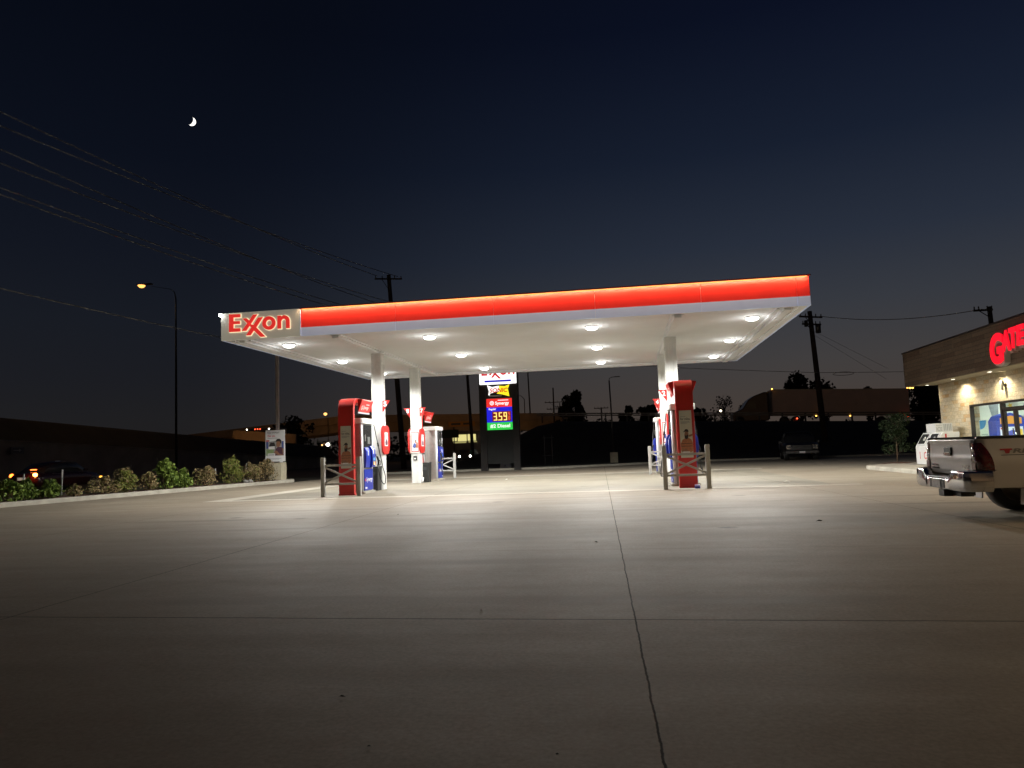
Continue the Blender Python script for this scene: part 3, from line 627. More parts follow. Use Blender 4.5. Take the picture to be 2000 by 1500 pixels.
def board(cx, cy, label):
    y = cy - .196
    t = thing('poster_board', label, 'poster', (cx, y, 1.2), 'white poster boards on the rear columns')
    MB().box((cx - .205, y - .03, 1.19), (cx + .205, y, 2.08)).build('backing', white_paint, t, bevel=.006)
    MB().box((cx - .145, y - .036, 1.24), (cx + .15, y - .0305, 2.03)).build('red_border', red_sheet, t)
    p = MB().box((cx - .125, y - .040, 1.27), (cx + .13, y - .0365, 2.00)).build('poster', poster_white, t)
    b = MB()
    for z, w in ((1.92, .10), (1.86, .18), (1.81, .08), (1.785, .15)): b.box((cx - .10, y - .0425, z), (cx - .10 + w, y - .0405, z + (.03 if z > 1.85 else .012)))
    b.build('small_print', letter_grey, p)
    for nm, P, m_ in (('printed_figure', [(-.10, 1.44), (-.06, 1.56), (.0, 1.60), (.05, 1.52), (.06, 1.42), (-.03, 1.38)], print_blue), ('printed_figure', [(.03, 1.40), (.06, 1.60), (.09, 1.64), (.11, 1.58), (.12, 1.40)], print_orange), ('printed_face', [(.01, 1.58), (.0, 1.65), (.03, 1.69), (.06, 1.67), (.06, 1.60)], print_skin), ('printed_hair', [(-.01, 1.64), (.01, 1.71), (.05, 1.72), (.075, 1.66), (.04, 1.675)], print_dark)):
        b = MB(); b.poly(P, (cx, y - (.0405 if nm == 'printed_figure' and m_ is print_blue else .043), 0), (1, 0, 0), (0, 0, 1), .002); b.build(nm, m_, p)
board(CXL, CYR, 'white poster board with red border on the front of the left rear column')
board(CXR, CYR, 'white poster board with red border on the right rear column')
for cx, cy, lb in ((CXL, CYR, 'dark emergency call box below the poster on the left rear column'),):
    t = thing('call_box', lb, 'call box', (cx, cy - .19, .93))
    MB().box((cx - .075, cy - .25, .90), (cx + .065, cy - .191, 1.08)).build('box', black_plastic, t, bevel=.012)
    MB().box((cx - .045, cy - .254, .945), (cx + .03, cy - .2505, .985)).build('label', letter_white, t)
    b = MB(); b.poly([(.012 * math.cos(k * .785), .012 * math.sin(k * .785)) for k in range(8)], (cx - .008, cy - .2505, 1.025), (1, 0, 0), (0, 0, 1), .004); b.build('button', letter_white, t)
t = thing('emergency_plate', 'small grey switch plate low on the right front column beside the hose', 'switch', (CXR - .2, CYF - .1, .98)); MB().box((CXR - .235, CYF - .14, .93), (CXR - .196, CYF - .02, 1.06)).build('box', steel, t, bevel=.006)
MB().box((CXR - .239, CYF - .11, .97), (CXR - .2355, CYF - .05, 1.02)).build('label', letter_white, t)
def waste_bin(x, y, label):
    t = thing('windscreen_bin', label, 'waste bin', (x, y, 0), 'black bins beside the columns')
    b = MB(); P0 = rounded_rect(.145, .20, .03, 4); P1 = rounded_rect(.165, .225, .03, 4); k = len(P0)
    vs = [(x + a, y + c, .01) for a, c in P0] + [(x + a, y + c, .74) for a, c in P1]
    b.add(vs, [(i, (i + 1) % k, k + (i + 1) % k, k + i) for i in range(k)] + [tuple(reversed(range(k))), tuple(range(k, 2 * k))]); b.build('body', black_plastic, t, bevel=.008)
    b = MB(); b.poly(rounded_rect(.172, .232, .03, 4), (x, y, .741), (1, 0, 0), (0, 1, 0), .06); b.build('lid', black_plastic, t, bevel=.015)
    b = MB(); b.tube([(x - .06, y - .1, .78), (x - .09, y - .12, 1.15)], .010, 8); b.beam((x - .17, y - .125, 1.16), (x - .01, y - .115, 1.15), .025, .04); b.build('squeegee', black_rubber, t)
    b = MB(); b.box((x - .07, y - .2355, .5), (x + .07, y - .2325, .62)); b.build('label', letter_dark, t)
waste_bin(-8.12, 23.72, 'black bin in front of the left front column'); waste_bin(-7.93, 29.45, 'black bin beside the left rear column')
t = thing('paper_bag', 'small white paper lying at the foot of the black bin by the rear column', 'paper', (-7.98, 28.95, .01))
b = MB(); b.add([(-8.06, 28.98, .006), (-7.93, 28.93, .006), (-7.92, 29.04, .2), (-8.03, 29.06, .24), (-7.97, 28.9, .14)], [(0, 1, 4), (1, 2, 4), (2, 3, 4), (3, 0, 4), (0, 3, 2, 1)]); b.build('sheet', poster_white, t)
t = thing('spill_tray', 'small blue and white box on the concrete by the right arch', 'box', (1.86, 19.95, .004))
MB().box((1.80, 19.9, .006), (1.93, 20.02, .062)).build('tray', mat('blue_tray', (.05, .07, .55), .3), t, bevel=.006)
MB().box((1.80, 19.9, .0625), (1.93, 20.02, .10)).build('lid', mat('pale_blue_lid', (.50, .50, .85), .3), t, bevel=.006)
b = MB(); b.box((1.83, 19.896, .02), (1.855, 19.8995, .045)); b.box((1.875, 19.896, .02), (1.90, 19.8995, .045)); b.build('latch', black_plastic, t)
# ------------------------------------------------------------------ roadside price sign
PY = 44.0
ps = thing('price_sign', 'tall roadside price sign with lit panels on two brown pillars, behind the canopy', 'price sign', (-7.25, PY, 0))
brown = mat('brown_panel', (.012, .0095, .0085), .7, noise=(3, .3), bump=(10, .2))
for a, b in ((-8.43, -8.02), (-6.44, -6.05)): MB().box((a, PY - .2, -.02), (b, PY + .2, 7.3)).build('pillar', brown, ps, bevel=.01)
MB().box((-8.019, PY - .1, .4), (-6.441, PY + .1, 2.42)).build('lower_panel', mat('dark_green_panel', (.003, .004, .003), .7, noise=(3, .3)), ps)
MB().box((-8.019, PY - .12, 4.33), (-6.441, PY + .12, 5.16)).build('backing_panel', brown, ps)
def lit(name, col, s): return mat(name, tuple(c * .5 for c in col), .35, emit=col, es=s)
e = MB().box((-8.36, PY - .28, 5.16), (-6.12, PY + .28, 7.2)).build('top_panel', lit('lit_white_panel', (1, 1, 1), 1.5), ps, bevel=.03)
MB().box((-8.05, PY - .286, 5.28), (-6.43, PY - .2805, 5.40)).build('stripe', lit('lit_blue', (.02, .02, .55), .9), e)
b = MB(); redl = lit('lit_red', (.75, .02, .03), .8)
S = 2.02 / 1410 * 1.0
def skp(pts): return [((x - 285) / 1000 * 1.42 * 1.07, (660 - y - (x - 285) * .055) / 385 * .53 * 1.07) for x, y in pts]
O2 = (-8.22, PY - .286, 5.70)
for q in WORD: b.poly(skp(q), O2, (1, 0, 0), (0, 0, 1), -.004 + .01)
oc2 = skp([(1165, 475)])[0]; ring(b, oc2, .105, .215, O2, .006)
b.poly([(x * 1.07, y * 1.07) for x, y in enn(0)], O2, (1, 0, 0), (0, 0, 1), .006); b.build('lettering', redl, e)
# drive-in logo: two-tone bow tie with red lettering
b = MB(); b.poly([(-7.92, 5.13), (-7.62, 5.0), (-7.22, 5.06), (-7.16, 4.75), (-7.75, 4.62), (-7.78, 4.50), (-7.86, 4.52), (-7.82, 4.75)], (0, PY - .13, 0), (1, 0, 0), (0, 0, 1), .03); lg = b.build('logo_panel', lit('lit_white_soft', (1, .97, .95), 1.25), ps)
b = MB(); b.poly([(-7.218, 5.06), (-6.85, 5.02), (-6.56, 5.12), (-6.66, 4.86), (-6.58, 4.40), (-6.95, 4.52), (-7.35, 4.60), (-7.158, 4.75)], (0, PY - .13, 0), (1, 0, 0), (0, 0, 1), .032); b.build('logo_panel', lit('lit_yellow', (1, .86, .02), 1.05), ps)
b = MB(); letters(b, 'SONIC', (-7.78, PY - .166, 4.66), *FX, 1.12, .27, .006, bold=.03, shear=.2); b.build('lettering', lit('lit_logo_red', (.75, .05, .01), .75), lg)
b = MB(); b.box((-7.82, PY - .165, 4.43), (-7.05, PY - .14, 4.50)); b.build('tagline', letter_white, lg)
r = MB().box((-7.99, PY - .15, 3.79), (-6.45, PY + .15, 4.29)).build('fuel_brand_panel', lit('lit_red_panel', (.88, .030, .022), .95), ps)
wl = lit('lit_lettering', (1, 1, 1), 1.1)
b = MB(); letters(b, 'Synergy', (-7.46, PY - .156, 3.86), *FX, .84, .26, .004, bold=.025); b.box((-7.30, PY - .156, 4.17), (-6.66, PY - .151, 4.21)); b.build('lettering', wl, r)
b = MB()
for r0, r1 in ((.13, .095), (.07, .035)): ring(b, (-7.66, 4.03), r1, r0, (0, PY - .151, 0), .004, 20)
b.build('emblem', wl, r)
bl = MB().box((-7.99, PY - .15, 2.87), (-6.44, PY + .15, 3.78)).build('price_panel', lit('lit_blue_panel', (.012, .012, .72), .95), ps)
b = MB(); letters(b, 'Regular', (-7.86, PY - .156, 3.58), *FX, .45, .15, .004, bold=.02); b.build('lettering', wl, bl)
dsp = MB().box((-7.66, PY - .160, 2.93), (-6.52, PY - .151, 3.52)).build('number_display', mat('dark_red_display', (.05, .004, .004), .3, emit=(.25, .01, .005), es=.6), bl)
dl = lit('lit_amber_digits', (1, .70, .18), 1.5)
def seg7(b, ch, x, z, w, h, t, y):
    mp = {'3': 'abgcd', '5': 'afgcd', '9': 'abfgcd', '0': 'abcdef'}[ch]
    S_ = {'a': (0, h - t, w, h), 'g': (0, h / 2 - t / 2, w, h / 2 + t / 2), 'd': (0, 0, w, t), 'f': (0, h / 2, t, h), 'b': (w - t, h / 2, w, h), 'e': (0, 0, t, h / 2), 'c': (w - t, 0, w, h / 2)}
    for i, k in enumerate(mp): a = S_[k]; e_ = .0004 * i; b.box((x + a[0], y - .004 - e_, z + a[1]), (x + a[2], y, z + a[3]))
b = MB(); seg7(b, '3', -7.58, 2.98, .20, .48, .055, PY - .1605); seg7(b, '5', -7.26, 2.98, .20, .48, .055, PY - .1605); seg7(b, '9', -6.97, 2.98, .20, .48, .055, PY - .1605); b.box((-7.34, PY - .1645, 2.98), (-7.285, PY - .1605, 3.035)); b.build('digits', dl, dsp)
b = MB(); seg7(b, '9', -6.69, 3.26, .10, .20, .028, PY - .1605); seg7(b, '0', -6.69, 3.0, .10, .20, .028, PY - .1605); b.build('small_digits', lit('lit_red_digits', (1, .12, .05), 1.0), dsp)
g = MB().box((-7.98, PY - .15, 2.42), (-6.43, PY + .15, 2.865)).build('diesel_panel', lit('lit_green_panel', (.025, .62, .07), .95), ps)
b = MB(); letters(b, '#2 Diesel', (-7.80, PY - .156, 2.53), *FX, 1.20, .24, .004, bold=.02); b.build('lettering', wl, g)
# ------------------------------------------------------------------ poster pedestals and lamp posts
grey_pole = mat('pale_grey_pole', (.34, .29, .27), .5, .1, noise=(5, .15))
lp = thing('lamp_post', 'pale lamp post at the hedge end carrying a poster of a woman', 'lamp post', (-16.78, 34.5, 0), 'parking lot lamp posts')
MB().box((-17.11, 34.25, .0), (-16.48, 34.85, .98)).build('base', concrete_block, lp, bevel=.015)
MB().box((-16.95, 34.35, .981), (-16.6, 34.72, 1.05)).build('base_cover', white_paint, lp, bevel=.01)
b = MB(); b.poly(rounded_rect(.075, .075, .02, 3), (-16.77, 34.52, 1.051), (1, 0, 0), (0, 1, 0), 6.2); b.build('pole', grey_pole, lp)
h = MB().box((-16.95, 33.4, 7.252), (-16.6, 34.6, 7.34)).build('lamp_head', dark_steel, lp, bevel=.02)
P_ = MB().box((-17.24, 34.18, 1.03), (-16.24, 34.215, 2.56)); p = P_.build('poster', poster_white, lp)
b = MB()
for z in (1.3, 2.3): b.box((-16.84, 34.216, z), (-16.7, 34.445, z + .04))
b.build('bracket', steel, lp)
def pp(nm, pts, m_, k=0, par=None):
    b = MB(); b.poly([(-17.24 + x, 1.03 + z) for x, z in pts], (0, 34.1795 - k * .0022, 0), (1, 0, 0), (0, 0, 1), .002); return b.build(nm, m_, par or p)
pp('printed_scene', [(.03, .29), (.94, .29), (.94, .98), (.60, 1.02), (.28, .98), (.03, .95)], mat('print_forecourt', (.42, .43, .42), .5, noise=(9, .55)))
pp('printed_grass', [(.03, .30), (.42, .30), (.42, .58), (.20, .62), (.03, .60)], print_green, 1)
pp('printed_pump', [(.03, .98), (.2, .98), (.2, 1.05), (.03, 1.05)], btn_cols[2], 1); pp('printed_pump', [(.03, .64), (.14, .64), (.14, .97), (.03, .97)], print_blue, 1)
pp('printed_pump', [(.84, .62), (.94, .62), (.94, .98), (.84, .98)], print_blue, 1)
pp('printed_car', [(.18, .62), (.5, .62), (.5, .80), (.46, .93), (.26, .93), (.2, .80)], print_dark, 1); pp('printed_car', [(.16, .60), (.48, .60), (.48, .75), (.16, .73)], poster_white, 2)
pp('printed_shirt', [(.48, .29), (.93, .29), (.93, .62), (.82, .70), (.62, .70), (.52, .60), (.46, .42)], print_purple, 3)
pp('printed_arm', [(.44, .44), (.50, .54), (.60, .52), (.72, .38), (.90, .33), (.92, .29), (.66, .31), (.52, .38)], print_skin, 4); pp('printed_arm', [(.86, .64), (.93, .62), (.94, .36), (.89, .34)], print_skin, 4)
pp('printed_face', [(.58, .72), (.56, .86), (.58, .97), (.70, 1.0), (.78, .94), (.78, .80), (.70, .70)], print_skin, 4)
pp('printed_hair', [(.54, .96), (.55, 1.04), (.62, 1.10), (.74, 1.10), (.82, 1.03), (.82, .90), (.77, .86), (.76, .96), (.66, .985)], print_dark, 5)
pp('printed_caption', [(.12, .24), (.50, .24), (.50, .40), (.12, .40)], poster_white, 6)
b = MB(); letters(b, 'Easy savings?', (-17.13, 34.1795, 1.03 + 1.36), *FX, .60, .085, .002, bold=.004); b.build('lettering', letter_dark, p)
b = MB(); letters(b, 'Go on.', (-17.13, 34.1795, 1.03 + 1.20), *FX, .40, .105, .002, bold=.02); b.build('lettering', mat('red_print', (.60, .05, .05), .5), p)
b = MB()
for z0, w in ((1.13, .5), (.145, .7), (.10, .6)): b.box((-17.13, 34.1775, 1.03 + z0), (-17.13 + w, 34.1795, 1.03 + z0 + .018))
b.box((-17.09, 34.1635, 1.34), (-16.78, 34.166, 1.38)); b.build('small_print', letter_grey, p)
# dark lamp post in the verge beyond the canopy
lp2 = thing('lamp_post', 'dark lamp post with a bent arm on a concrete base, on the far verge', 'lamp post', (-.66, 53.3, 0), 'parking lot lamp posts')
b = MB(); b.poly(rounded_rect(.27, .27, .02, 3), (-.66, 53.3, -.02), (1, 0, 0), (0, 1, 0), .80); b.build('base', concrete_block, lp2)
b = MB(); b.tube([(-.66, 53.3, .78), (-.70, 53.3, 3.2), (-.76, 53.3, 5.9)], [.07, .06, .05], 10); b.build('pole', dark_steel, lp2)
b = MB(); b.tube([(-.76, 53.3, 5.9), (-.74, 53.3, 6.05), (-.60, 53.3, 6.12), (-.25, 53.3, 6.16)], .022, 8); b.box((-.35, 53.2, 6.12), (.02, 53.4, 6.17)); b.build('arm', dark_steel, lp2)
# small poster pedestal next to the price sign
pd = thing('poster_pedestal', 'low grey pedestal with a small poster at the foot of the price sign', 'pedestal', (-7.45, 47, 0))
b = MB(); k = 4; vs = [(-7.45 + a * .36, 47 + c * .3, 0) for a, c in ((-1, -1), (1, -1), (1, 1), (-1, 1))] + [(-7.45 + a * .27, 47 + c * .24, .46) for a, c in ((-1, -1), (1, -1), (1, 1), (-1, 1))]
b.add(vs, [(3, 2, 1, 0), (4, 5, 6, 7)] + [(i, (i + 1) % 4, 4 + (i + 1) % 4, 4 + i) for i in range(4)]); b.build('base', mat('pedestal_concrete', (.36, .33, .31), .85, noise=(5, .25)), pd, bevel=.02)
MB().box((-7.47, 46.685, .18), (-7.40, 46.76, .28)).build('socket', black_plastic, pd)
MB().box((-7.53, 46.95, .461), (-7.39, 47.05, .60)).build('stem', grey_pole, pd)
p = MB().box((-7.72, 46.95, .601), (-7.12, 47.0, 1.0)).build('poster', mat('grey_poster', (.40, .38, .38), .5), pd)
b = MB(); b.poly([(-.2, .66), (.05, .66), (.05, .9), (-.2, .9)], (-7.45, 46.9495, 0), (1, 0, 0), (0, 0, 1), .003); b.build('printed_figure', print_orange, p)
b = MB(); b.poly([(.1, .63), (.29, .63), (.29, .97), (.1, .97)], (-7.45, 46.9495, 0), (1, 0, 0), (0, 0, 1), .003); b.build('printed_figure', print_dark, p)
pf = thing('pipe_frame', 'thin grey pipe frame standing on the dark verge', 'pipe frame', (-5.0, 50, 0))
for x in (-5.24, -4.72): b = MB(); b.tube([(x, 50, 0), (x, 50, 2.12)], .028, 8); b.build('post', dark_steel, pf)
for z in (.75, 1.93): b = MB(); b.tube([(-5.40, 50, z), (-4.56, 50, z)], .022, 8); b.build('rail', dark_steel, pf)
# ------------------------------------------------------------------ foliage
def leaf_m(name, a, b_, rough=.6):
    m = bpy.data.materials.new(name); m.use_nodes = True; t = m.node_tree; bs = t.nodes['Principled BSDF']; bs.inputs['Roughness'].default_value = rough
    g = t.nodes.new('ShaderNodeNewGeometry'); cr = t.nodes.new('ShaderNodeValToRGB'); cr.color_ramp.elements[0].color = (*a, 1); cr.color_ramp.elements[1].color = (*b_, 1)
    t.links.new(g.outputs['Random Per Island'], cr.inputs[0]); t.links.new(cr.outputs[0], bs.inputs['Base Color'])
    bs.inputs['Specular IOR Level'].default_value = .15; return m
leaf_green = leaf_m('green_leaves', (.045, .085, .014), (.20, .27, .055), .4)
leaf_olive = leaf_m('olive_leaves', (.07, .10, .02), (.24, .25, .06), .5)
leaf_brown = leaf_m('dry_leaves', (.10, .074, .034), (.38, .29, .15), .6)
leaf_dark = leaf_m('dark_leaves', (.010, .016, .007), (.035, .05, .016), .6)
leaf_night = leaf_m('black_leaves', (.003, .004, .003), (.016, .02, .012), .8)
leaf_sap = leaf_m('sapling_leaves', (.006, .013, .004), (.018, .030, .009), .6)
twig_m = mat('twig', (.11, .075, .045), .9, noise=(10, .4))
def leaves(rng, clumps, n, size, up_bias=.3):
    b = MB()
    for _ in range(n):
        c, r = rng.choice(clumps); c = Vector(c)
        while True:
            q = Vector((rng.uniform(-1, 1), rng.uniform(-1, 1), rng.uniform(-1, 1)))
            if .15 < q.length < 1: break
        q = q * (q.length ** -.45) if q.length > .3 else q
        p = c + Vector((q.x * r[0], q.y * r[1], q.z * r[2]))
        d = Vector((rng.gauss(0, 1), rng.gauss(0, 1), rng.gauss(0, 1) + up_bias)).normalized(); s = size * rng.uniform(.55, 1.3)
        w = d.cross(Vector((rng.gauss(0, 1), rng.gauss(0, 1), rng.gauss(0, 1)))).normalized() * s * .38; nrm = d.cross(w).normalized() * s * .12
        b.add([p - d * s * .5, p + w + nrm, p + d * s * .5, p - w + nrm], [(0, 1, 2), (0, 2, 3)])
    return b
SHR = [('A', -18.94, 20.6, .95, .62, 'g', 'leafy green shrub at the left picture edge, first in the hedge row'), ('B', -18.85, 21.3, .62, .62, 'g', 'green shrub directly beside the leafy first shrub'), ('C', -18.70, 22.1, .72, .55, 'g', 'low green shrub before the gap in the hedge'),
       ('D', -18.50, 22.95, .46, .38, 'b', 'small sparse brownish plant alone in the gap of the hedge'), ('E', -18.35, 24.2, .95, .58, 'b', 'brown dry shrub just after the gap in the hedge'), ('F', -18.2, 25.15, .88, .70, 'o', 'yellow-green shrub beside the first brown shrub'),
       ('G', -18.9, 26.1, .72, .85, 'b', 'brown shrub standing behind the yellow-green one'), ('H', -18.0, 26.25, .66, .64, 'b', 'small brown shrub left of the tallest green shrub'), ('I', -17.88, 27.1, .9, 1.08, 'g', 'tallest bright green shrub in the middle of the hedge'), ('J', -17.72, 28.05, .68, .72, 'g', 'green shrub against the right side of the tallest one'),
       ('K', -17.5, 29.3, 1.02, .74, 'b', 'rounded brown shrub alone between two gaps'), ('L', -17.2, 30.95, 1.0, 1.08, 'o', 'tall pointed olive shrub near the lamp post'), ('M', -17.0, 32.35, 1.0, .80, 'b', 'brown shrub with pale stones at its foot'), ('N', -16.85, 33.45, 1.0, .94, 'b2', 'dark brown shrub touching the lamp post base')]
for i, (nm, x, y, w, h, kind, lab) in enumerate(SHR):
    w *= 1.12; h *= 1.08
    rng = random.Random(40 + i)
    t = thing('shrub', lab, 'shrub', (x, y, .12), 'shrubs in the planting bed')
    cl = []
    for k in range(9):
        a = rng.uniform(0, 6.28); rr = rng.uniform(.12, .40) * w; zz = rng.uniform(.28, .80) * h; sc = 1 - .5 * (zz / h) ** 2
        cl.append(((x + math.cos(a) * rr * sc, y + math.sin(a) * rr * sc, .12 + zz), (w * .22, w * .22, h * .20)))
    cl.append(((x, y, .12 + h * .42), (w * .50, w * .50, h * .44))); cl.append(((x, y, .12 + h * .25), (w * .50, w * .50, h * .24)))
    for k in range(4): a = rng.uniform(0, 6.28); cl.append(((x + math.cos(a) * .12 * w, y + math.sin(a) * .12 * w, .12 + h * rng.uniform(.82, .97)), (w * .07, w * .07, h * .12)))
    mm = {'g': leaf_green, 'o': leaf_olive, 'b': leaf_brown, 'b2': leaf_brown}[kind]
    leaves(rng, cl, int((900 if kind == 'g' else 1500) * w * max(.6, h)) + 300, .12 if kind == 'g' else .07).build('foliage', mm, t, recalc=False)
    if kind in ('b2', 'o', 'b'): leaves(rng, cl, 420 if kind == 'b2' else 200, .075).build('foliage', {'b2': leaf_dark, 'o': leaf_brown, 'b': leaf_olive}[kind], t, recalc=False)
    b = MB()
    for k in range(9):
        a = rng.uniform(0, 6.28); b.tube([(x, y, .09), (x + math.cos(a) * .12 * w, y + math.sin(a) * .12 * w, .12 + h * .4), (x + math.cos(a) * .3 * w, y + math.sin(a) * .3 * w, .12 + h * rng.uniform(.7, 1.12))], [.012, .008, .003], 5)
    b.build('stem', twig_m, t)
st = mat('pale_stone', (.34, .33, .31), .8, noise=(8, .4), bump=(12, .5))
for i, (x, y) in enumerate(((-17.0, 31.75), (-16.85, 31.9), (-16.92, 32.05))):
    rng = random.Random(i); b = MB(); b.lathe([(0, 0), (.09, .02), (.13, .07), (.09, .13), (0, .15)], (x, y, .12), (rng.uniform(-.3, .3), rng.uniform(-.3, .3), 1), 7, sm=False)
    tag(b.build('stone', st), ('pale stone at the foot of the brown shrub, nearest the kerb', 'flat pale stone between two others under the brown shrub', 'pale stone at the back of a small cluster by the shrub')[i], 'stone', 'stones under the shrub')
refl = mat('reflective_white', (.85, .85, .82), .3)
for (x, y, h, lb) in ((-20.75, 23.3, .95, 'white marker stake in front of the red tail lights of the dark car'), (-20.5, 24.8, 1.05, 'white marker stake in front of the side of the dark car'), (-19.2, 33.0, .82, 'thin marker stake between the brown and the olive shrub'), (-18.8, 35.2, 1.0, 'thin marker stake behind the brown shrub by the lamp post')):
    t = thing('marker_stake', lb, 'marker stake', (x, y, 0), 'marker stakes along the road')
    b = MB(); b.beam((x, y, 0), (x + .03, y, h), .05, .02, upv=(0, 1, 0)); b.build('stake', black_plastic if x > -20 else grey_paint, t)
    b = MB(); b.beam((x + .022, y - .013, h - .30), (x + .032, y - .013, h - .01), .055, .008, upv=(0, 1, 0)); b.build('reflector', refl, t)
# ------------------------------------------------------------------ motorway wall, embankments and overpass
wall_m = mat('retaining_concrete', (.30, .25, .21), .9, noise=(.8, .35), bump=(6, .3))
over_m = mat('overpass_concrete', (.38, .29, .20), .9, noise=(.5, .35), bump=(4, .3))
t = thing('retaining_wall', 'long low concrete wall beside the road on the left, falling towards the overpass', 'wall', (-36, 40, 0))
b = MB(); PT = [(-30, 6.2), (10, 4.2), (36, 2.88), (68, 1.66), (92, .8)]
b.poly([(y, z) for y, z in PT] + [(92, -.1), (-30, -.1)], (-36, 0, 0), (0, 1, 0), (0, 0, 1), -.35); b.build('wall_face', wall_m, t)
b = MB()
for k in range(len(PT) - 1): b.beam((-36.02, PT[k][0], PT[k][1] + .03), (-36.02, PT[k + 1][0], PT[k + 1][1] + .03), .5, .06)
b.build('coping', wall_m, t)
b = MB(); TP = [(-30, 7.9), (10, 5.7), (36, 4.5), (68, 3.3), (92, 2.6)]
b.grid(lambda u, v: (lambda k, f: (-36.2 - v * (3.0 if v < .6 else 3 + (v - .6) * 60), PT[k][0] * (1 - f) + PT[k + 1][0] * f, min(1, v / .55) * ((TP[k][1] * (1 - f) + TP[k + 1][1] * f) - (PT[k][1] * (1 - f) + PT[k + 1][1] * f)) + (PT[k][1] * (1 - f) + PT[k + 1][1] * f) - .02))(min(3, int(u * 4 - 1e-6)), u * 4 - min(3, int(u * 4 - 1e-6))), 41, 12)
tag(b.build('embankment', mat('dark_grass_slope', (.022, .020, .013), .95, noise=(.8, .5), bump=(6, .4))), kind='structure')
sg = thing('arrow_sign', 'small black sign with a white outlined arrow on the long concrete wall', 'road sign', (-35.6, 39.5, 2.2))
MB().box((-35.645, 39.0, 2.0), (-35.60, 40.0, 2.42)).build('plate', black_plastic, sg)
b = MB(); w_ = 39.1
for (a0, a1, z0, z1) in ((39.08, 39.92, 2.36, 2.38), (39.08, 39.92, 2.04, 2.06), (39.08, 39.10, 2.06, 2.36), (39.90, 39.92, 2.06, 2.36)): b.box((-35.599, a0, z0), (-35.596, a1, z1))
b.poly([(39.2, 2.18), (39.62, 2.18), (39.62, 2.11), (39.82, 2.21), (39.62, 2.31), (39.62, 2.24), (39.2, 2.24)], (-35.599, 0, 0), (0, 1, 0), (0, 0, 1), .003); b.build('arrow', grey_pole, sg)
# overpass
op = thing('overpass', 'road overpass far behind the pumps, its concrete girders tinted orange by street lamps', 'bridge', (-40, 132, 0))
def ztop(x): return 7.5 - (x + 11.4) * .0305 if x > -50 else 8.677 + (x + 50) * .075
def slab(b, x0, x1, y0, y1, d0, d1):
    b.add([(x0, y0, ztop(x0) - d1), (x1, y0, ztop(x1) - d1), (x1, y1, ztop(x1) - d1), (x0, y1, ztop(x0) - d1), (x0, y0, ztop(x0) - d0), (x1, y0, ztop(x1) - d0), (x1, y1, ztop(x1) - d0), (x0, y1, ztop(x0) - d0)],
          [(3, 2, 1, 0), (4, 5, 6, 7), (0, 1, 5, 4), (1, 2, 6, 5), (2, 3, 7, 6), (3, 0, 4, 7)])
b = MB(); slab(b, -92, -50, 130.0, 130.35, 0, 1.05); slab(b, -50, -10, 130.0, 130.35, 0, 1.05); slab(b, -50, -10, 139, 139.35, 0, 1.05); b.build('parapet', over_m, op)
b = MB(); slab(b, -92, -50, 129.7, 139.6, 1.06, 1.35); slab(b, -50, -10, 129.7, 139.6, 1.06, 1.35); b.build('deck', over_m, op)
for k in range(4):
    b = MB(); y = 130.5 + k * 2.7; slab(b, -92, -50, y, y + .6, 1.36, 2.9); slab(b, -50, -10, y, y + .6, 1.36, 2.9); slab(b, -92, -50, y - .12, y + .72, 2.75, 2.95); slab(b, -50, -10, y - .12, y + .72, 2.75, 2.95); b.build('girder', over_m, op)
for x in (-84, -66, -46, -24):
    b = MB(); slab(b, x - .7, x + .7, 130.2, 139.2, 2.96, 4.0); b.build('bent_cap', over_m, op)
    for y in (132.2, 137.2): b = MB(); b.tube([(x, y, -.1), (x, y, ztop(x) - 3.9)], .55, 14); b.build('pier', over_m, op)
osg = thing('overpass_sign', 'small amber road sign fixed to the overpass girder', 'road sign', (-28, 129.5, 6.2)); MB().box((-30.6, 129.45, 5.75), (-25.8, 129.52, 6.65)).build('plate', mat('amber_sign', (.42, .20, .03), .5), osg); b = MB(); b.box((-30.1, 129.444, 6.05), (-28.4, 129.449, 6.4)); b.box((-27.9, 129.444, 6.05), (-26.3, 129.449, 6.4)); b.build('small_print', letter_dark, osg)
# ramp barrier lit orange, left of the poster
rb = thing('ramp_barrier', 'orange-lit concrete ramp barrier far left, behind the poster of the lamp post', 'wall', (-43, 85, 3.5))
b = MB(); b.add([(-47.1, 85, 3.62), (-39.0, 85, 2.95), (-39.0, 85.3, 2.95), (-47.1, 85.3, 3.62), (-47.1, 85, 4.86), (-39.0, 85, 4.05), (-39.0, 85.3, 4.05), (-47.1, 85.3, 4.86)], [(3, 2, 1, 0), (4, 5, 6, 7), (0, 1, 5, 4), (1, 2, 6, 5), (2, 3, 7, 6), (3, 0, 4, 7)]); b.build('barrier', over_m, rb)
b = MB(); b.box((-47, 85.3, -.1), (-39.1, 86.5, 2.9)); b.build('footing', wall_m, rb)
